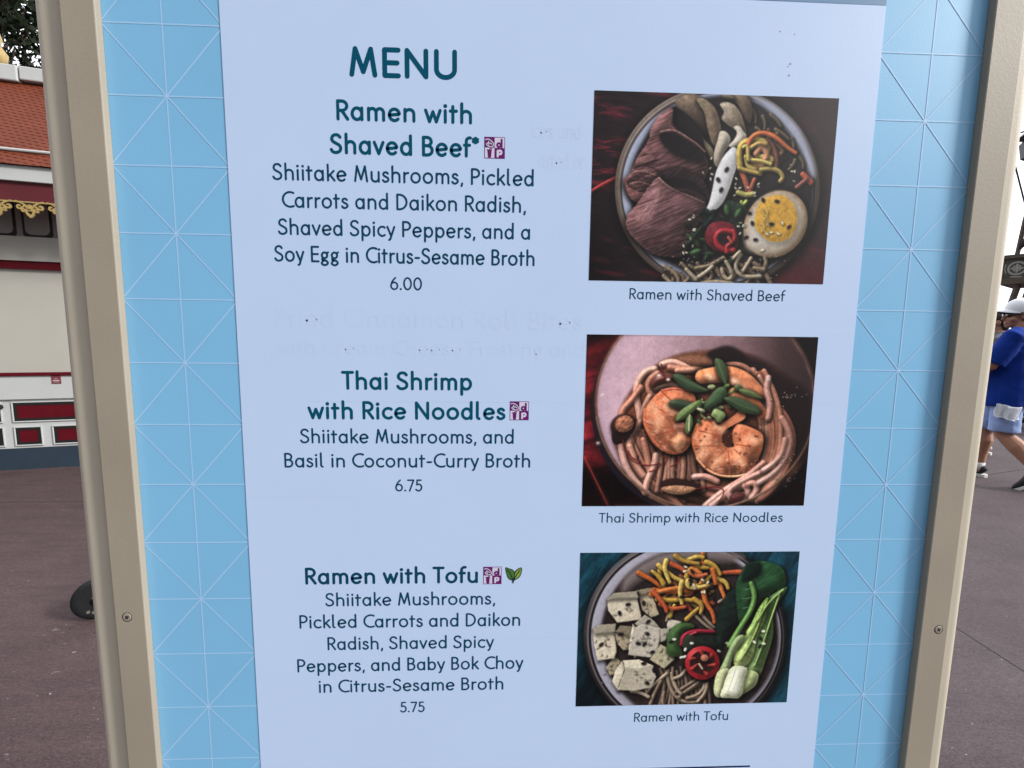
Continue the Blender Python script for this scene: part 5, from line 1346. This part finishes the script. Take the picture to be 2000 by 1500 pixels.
tx = bpy.data.textures.new('folds', 'CLOUDS'); tx.noise_scale = .16
md = shirt.modifiers.new('folds', 'DISPLACE'); md.texture = tx; md.strength = .022; md.mid_level = .5
bm = bmesh.new()
tube(bm, [(0, 0, .88), (0, 0, .84), (0, -.005, .80), (0, 0, .74)], [(.17, .14), (.195, .16), (.20, .165), (.17, .13)], 20)
for s, k in (('l', -1), ('r', 1)):
    h_, kn = J[s + 'hip'], J[s + 'knee']
    tube(bm, [h_ + V_((0, 0, -.06)), h_ * .6 + kn * .4, h_ * .06 + kn * .94], [.122, .118, .112], 16)
shorts = fuse('shorts', bm, M_shorts, man, .010, 5)
md = shorts.modifiers.new('folds', 'DISPLACE'); md.texture = tx; md.strength = .026; md.mid_level = .5
for s, tl in (('l', math.radians(38)), ('r', 0)):
    shoe(J, s, man, M_shoe, M_sole, tl)
    a, kn = J[s + 'ank'], J[s + 'knee']
    bm = bmesh.new(); tube(bm, [a - V_((0, 0, .03)), a + V_((0, 0, .01)), a * .88 + kn * .12], [.046, .045, .046], 14); obj('sock', bm, M_sock, man, True)
# cap worn low, brim forward, with its dark underside
bm = bmesh.new()
prof = [(.098, -.012), (.101, .02), (.097, .055), (.078, .092), (.045, .115), (.01, .122)]
rings = []
for r, z in prof:
    rings.append([bm.verts.new(hp(r * .90 * math.cos(a), -.012 + r * 1.12 * math.sin(a), .045 + z)) for a in [2 * math.pi * k / 28 for k in range(28)]])
for i in range(len(rings) - 1):
    for k in range(28): bm.faces.new((rings[i][k], rings[i][(k + 1) % 28], rings[i + 1][(k + 1) % 28], rings[i + 1][k]))
bm.faces.new(rings[-1]); blob(bm, hp(0, -.012, .170), (.008, .008, .005), None, 8)
capo = obj('cap', bm, M_cap, man, True)
bm = bmesh.new(); top = []; bot = []
for k in range(15):
    a = math.radians(18 + 144 * k / 14); x = .088 * math.cos(a); yi = -.012 + .106 * math.sin(a); yo = yi + .075 * math.sin((a - math.radians(18)) / math.radians(144) * math.pi) ** .6
    zz = .055 - .012 * (x / .09) ** 2 * 2
    top.append((bm.verts.new(hp(x, yi - .006, zz + .012)), bm.verts.new(hp(x * 1.02, yo, zz - .010)))); bot.append((bm.verts.new(hp(x, yi - .006, zz + .006)), bm.verts.new(hp(x * 1.02, yo, zz - .016))))
for k in range(14):
    bm.faces.new((top[k][0], top[k][1], top[k + 1][1], top[k + 1][0])); f = bm.faces.new((bot[k][0], bot[k + 1][0], bot[k + 1][1], bot[k][1])); f.material_index = 1
    f = bm.faces.new((top[k][1], bot[k][1], bot[k + 1][1], top[k + 1][1])); f.material_index = 1
obj('brim', bm, [M_cap, M_capd], capo, True)
bm = bmesh.new()
for s in (-1, 1):
    blob(bm, hp(s * .033, .089, .008), (.030, .008, .020), E, 14)
    tube(bm, [hp(s * .060, .086, .014), hp(s * .078, .05, .014), hp(s * .082, -.01, .012), hp(s * .078, -.03, -.004)], .0055, 6)
tube(bm, [hp(-.012, .100, .014), hp(.012, .100, .014)], .004, 6)
obj('sunglasses', bm, M_lens, man, True)
bm = bmesh.new(); blob(bm, hp(0, -.048, .0), (.080, .066, .066), E, 16); obj('hair', bm, M_hair, man, True)
bm = bmesh.new(); ring = [V_((.082 * math.cos(a), -.012 + .080 * math.sin(a), 1.505 - .018 * math.sin(a))) for a in [2 * math.pi * k / 30 for k in range(31)]]
tube(bm, ring, .0035, 6, cap=False); obj('necklace', bm, M_chain, man, True)
bm = bmesh.new()
for k, (y0, y1, z0, z1, xb) in enumerate(((-.125, .045, .672, .79, -.232), (-.11, .03, .662, .786, -.240))):
    NY, NZ = 14, 8; g = [[None] * (NZ + 1) for _ in range(NY + 1)]
    for a in range(NY + 1):
        for b_ in range(NZ + 1):
            fa, fb = a / NY, b_ / NZ; g[a][b_] = bm.verts.new((xb - .012 * (1 - fb) - .009 * math.sin(fa * 15 + k * 2) * (1.2 - fb), y0 + (y1 - y0) * fa + .006 * math.sin(fb * 5 + k), z0 + (z1 - z0) * fb - .010 * math.sin(fa * 5 + k)))
    fs = [bm.faces.new((g[a][b_], g[a + 1][b_], g[a + 1][b_ + 1], g[a][b_ + 1])) for a in range(NY) for b_ in range(NZ)]
    bmesh.ops.solidify(bm, geom=fs, thickness=.006)
obj('towel', bm, M_towel, man, True)

# a second walker, almost wholly hidden behind the first
J2 = dict(head=V_((0, .03, 1.60)), lhip=V_((-.09, 0, .88)), lknee=V_((-.10, .04, .48)), lank=V_((-.10, .0, .10)), ltoe=V_((-.10, .16, .012)),
          rhip=V_((.09, 0, .88)), rknee=V_((.09, .06, .48)), rank=V_((.09, .06, .10)), rtoe=V_((.09, .22, .012)),
          lsh=V_((-.19, -.01, 1.39)), lelb=V_((-.23, -.02, 1.12)), lwr=V_((-.22, .10, .90)), rsh=V_((.19, -.01, 1.39)), relb=V_((.23, .0, 1.12)), rwr=V_((.22, .14, .90)))
p2, hp2, E2, R2 = person((6.08, 4.86, 0), .75, J2, .95, .1)
tag(p2, 'person with dark hair in pale grey trainers, almost hidden behind the walker in blue', 'person')
bm = bmesh.new(); tube(bm, [(0, .0, .86), (0, .0, 1.0), (0, .0, 1.2), (0, -.01, 1.36), (0, -.015, 1.44), (0, -.01, 1.49)], [(.17, .14), (.17, .14), (.175, .14), (.18, .13), (.13, .10), (.075, .072)], 18)
for s, k in (('l', -1), ('r', 1)):
    sh, el = J2[s + 'sh'], J2[s + 'elb']; tube(bm, [sh - V_((k * .08, 0, -.01)), sh, sh * .3 + el * .7], [.07, .07, .068], 12)
fuse('shirt', bm, M_grey, p2, .010, 5)
bm = bmesh.new(); tube(bm, [(0, 0, .95), (0, 0, .86), (0, 0, .76)], [(.155, .125), (.165, .135), (.15, .12)], 18)
for s in 'lr':
    tube(bm, [J2[s + 'hip'], J2[s + 'hip'] * .5 + J2[s + 'knee'] * .5, J2[s + 'knee'], J2[s + 'ank'] + V_((0, 0, .12))], [.10, .092, .078, .066], 14)
    shoe(J2, s, p2, M_greyshoe, M_sole, 0)
fuse('trousers', bm, M_jean, p2, .010, 5)
bm = bmesh.new(); blob(bm, hp2(0, -.028, .050), (.088, .098, .090), E2, 18); blob(bm, hp2(0, -.07, -.03), (.080, .05, .09), E2, 14); fuse('hair', bm, M_hair, p2, .010, 3)
bm = bmesh.new()
for s in (-1, 1): blob(bm, hp2(s * .031, .084, .010), (.012, .007, .007), E2, 10)
obj('eyes', bm, M_lens, p2, True)

# ---------------------------------------------------------------- timber lookout at the far right
M_wood = mat('weathered brown timber', (.10, .078, .062), .8, noise=.3, nscale=5, stretch=(1, 1, 6), bump=.4, bscale=20)
M_canvas = mat('olive brown canvas', (.085, .078, .062), .85, noise=.2, nscale=4)
M_mark = mat('pale painted mark', (.34, .33, .30), .7)
M_rope = mat('dark rope', (.03, .026, .024), .85)
M_iron = mat('black iron', (.010, .010, .011), .5)
TX, TY, TZ = 15.39, 11.5, 2.97          # middle of the lookout, floor height
tower = empty('timber_lookout', (TX, TY, 0), math.radians(-58), 'brown timber lookout on crossed legs with canvas sides and a round emblem', 'lookout')


def tw(name, bm, m, parent=None, smooth=False): return obj(name, bm, m, parent or tower, smooth)


HW = 1.12
tw('floor', boxm(-HW - .06, HW + .06, -.9, .9, TZ - .09, TZ + .06), M_wood)
for x0, x1, y0, y1, nm in ((-HW + .03, HW - .03, -.86, -.80, 'canvas_panel'), (-HW + .03, HW - .03, .80, .86, 'canvas_panel'), (-HW - .03, -HW + .03, -.80, .80, 'canvas_panel'), (HW - .03, HW + .03, -.80, .80, 'canvas_panel')):
    c = tw(nm, boxm(x0, x1, y0, y1, TZ + .061, TZ + .60), M_canvas)
for y in (-.86, .86): tw('top_rail', boxm(-HW - .03, HW + .03, y - .05, y + .05, TZ + .60, TZ + .70), M_wood)
for x in (-HW, HW): tw('top_rail', boxm(x - .05, x + .05, -.80, .80, TZ + .601, TZ + .699), M_wood)
em = bmesh.new()
V, F = [], []
ex, ez = -.86, TZ + .33
ribbon(V, F, arc(ex, ez, .165, .165, 0, 360, 24), .045, -.866, cap=False); ribbon(V, F, [(ex - .10, ez), (ex + .10, ez)], .05, -.868); ribbon(V, F, [(ex, ez - .10), (ex, ez + .10)], .05, -.870)
for k in range(4):
    a = math.pi / 4 + k * math.pi / 2; ribbon(V, F, [(ex + .075 * math.cos(a), ez + .075 * math.sin(a))], .05, -.872)
ribbon(V, F, [(ex - .10, ez - .225), (ex + .10, ez - .235)], .03, -.866)
for sgn in (-1, 1): ribbon(V, F, [(ex + sgn * .22, ez + .12), (ex + sgn * .235, ez), (ex + sgn * .2, ez - .12)], .02, -.866)
tw('emblem', (V, F), M_mark)
tw('corner_strap', boxm(-.16, -.12, -.868, -.861, TZ + .062, TZ + .60), M_iron)
for x in (-HW + .1, HW - .1):
    for y in (-.75, .75):
        bm = bmesh.new(); tube(bm, [(x * 1.0 + (-.25 if x < 0 else .25), y * 1.15, 0), (x * .80, y, TZ - .091)], .075, 8); tw('leg', bm, M_wood)
for y in (-.80, .80):
    bm = bmesh.new(); tube(bm, [(-HW - .1, y, .5), (HW * .6, y, TZ - .1)], .045, 6); tube(bm, [(HW + .1, y + .09, .5), (-HW * .6, y + .09, TZ - .1)], .045, 6); tw('brace', bm, M_wood)
bm = bmesh.new(); tube(bm, [(-.90, -.80, TZ + .70), (-.84, -.80, TZ + 1.6), (-.62, -.55, TZ + 4.0)], .052, 8); tw('pole', bm, M_wood)
bm = bmesh.new(); tube(bm, [(.84, .7, TZ + .70), (.35, .4, TZ + 2.6), (.0, 0.1, TZ + 4.6)], .075, 8); tw('pole', bm, M_wood)
bm = bmesh.new(); tube(bm, [(-.88, -.80, TZ + .85), (-.78, -.82, TZ + 1.0), (-.60, -.7, TZ + 1.35)], .05, 6); blob(bm, (-.78, -.82, TZ + 1.0), (.10, .08, .12)); tw('rope_knot', bm, M_rope)
bm = bmesh.new(); tube(bm, [(-1.20, -.86, TZ + 3.25), (-1.14, -.86, TZ + 3.03), (-.85, -.86, TZ + 1.93), (-.50, -.86, TZ + .75)], .02, 6); tw('rope', bm, M_rope)
lan = tw('lantern', lathe(bmesh.new(), [(.10, 0), (.30, .14), (.36, .52), (.30, .60), (.46, .66), (.16, .95), (.05, 1.05)], 6, 'z', (-.80, -.70, TZ + 3.10)), M_iron)
bm = bmesh.new()
for k, (dz, dx) in enumerate(((.0, -.50), (.14, -.48), (.32, -.40))): tube(bm, [(-.66 + dx, -.8, TZ + 3.79 + dz), (-.80, -.7, TZ + 3.83 + dz * 1.2), (.2, -.5, TZ + 3.95 + dz * 1.6)], .022, 6)
tw('roof_stick', bm, M_wood)
bm = bmesh.new(); tube(bm, [(-.80, -.70, TZ + 4.05), (-.62, -.55, TZ + 4.10), (.0, 0, TZ + 4.55)], .04, 6); tw('hanger', bm, M_wood)

# ---------------------------------------------------------------- kerb and hedge far right
M_kerb = mat('grey kerb stone', (.20, .195, .185), .8, noise=.12, nscale=8)
bm = bmesh.new(); box(bm, 7.9, 16, 5.6, 5.85, 0, .16, .02); tag(obj('kerb', bm, M_kerb), kind='structure')
rs = np.random.RandomState(8); n = 5200; Vh = np.zeros((n * 4, 3)); base = np.array([(0, -.5, 0), (.3, 0, .05), (0, .5, 0), (-.3, 0, .05)])
for i in range(n):
    p = np.array((rs.uniform(8.0, 15.8), rs.uniform(5.9, 6.9), 0)); top = .62 + .12 * math.sin(p[0] * 3.1) + .08 * math.sin(p[0] * 7.7 + p[1] * 5)
    p[2] = rs.uniform(.05, 1) ** .6 * top; q, _ = np.linalg.qr(rs.randn(3, 3)); Vh[i * 4:i * 4 + 4] = p + (base * .13 * rs.uniform(.6, 1.3)) @ q.T
hd = empty('hedge', (8, 5.9, 0), 0, 'low dark hedge behind the grey kerb at far right', 'hedge')
o = obj('foliage', ([tuple(v) for v in Vh - np.array((8, 5.9, 0))], [(4 * i, 4 * i + 1, 4 * i + 2, 4 * i + 3) for i in range(n)]), M_leaf, hd)
bm = bmesh.new()
for k in range(16): tube(bm, [(.25 + k * .48, .5, 0), (.28 + k * .48, .5, .45)], .02, 6)
obj('stems', bm, M_bark, hd)
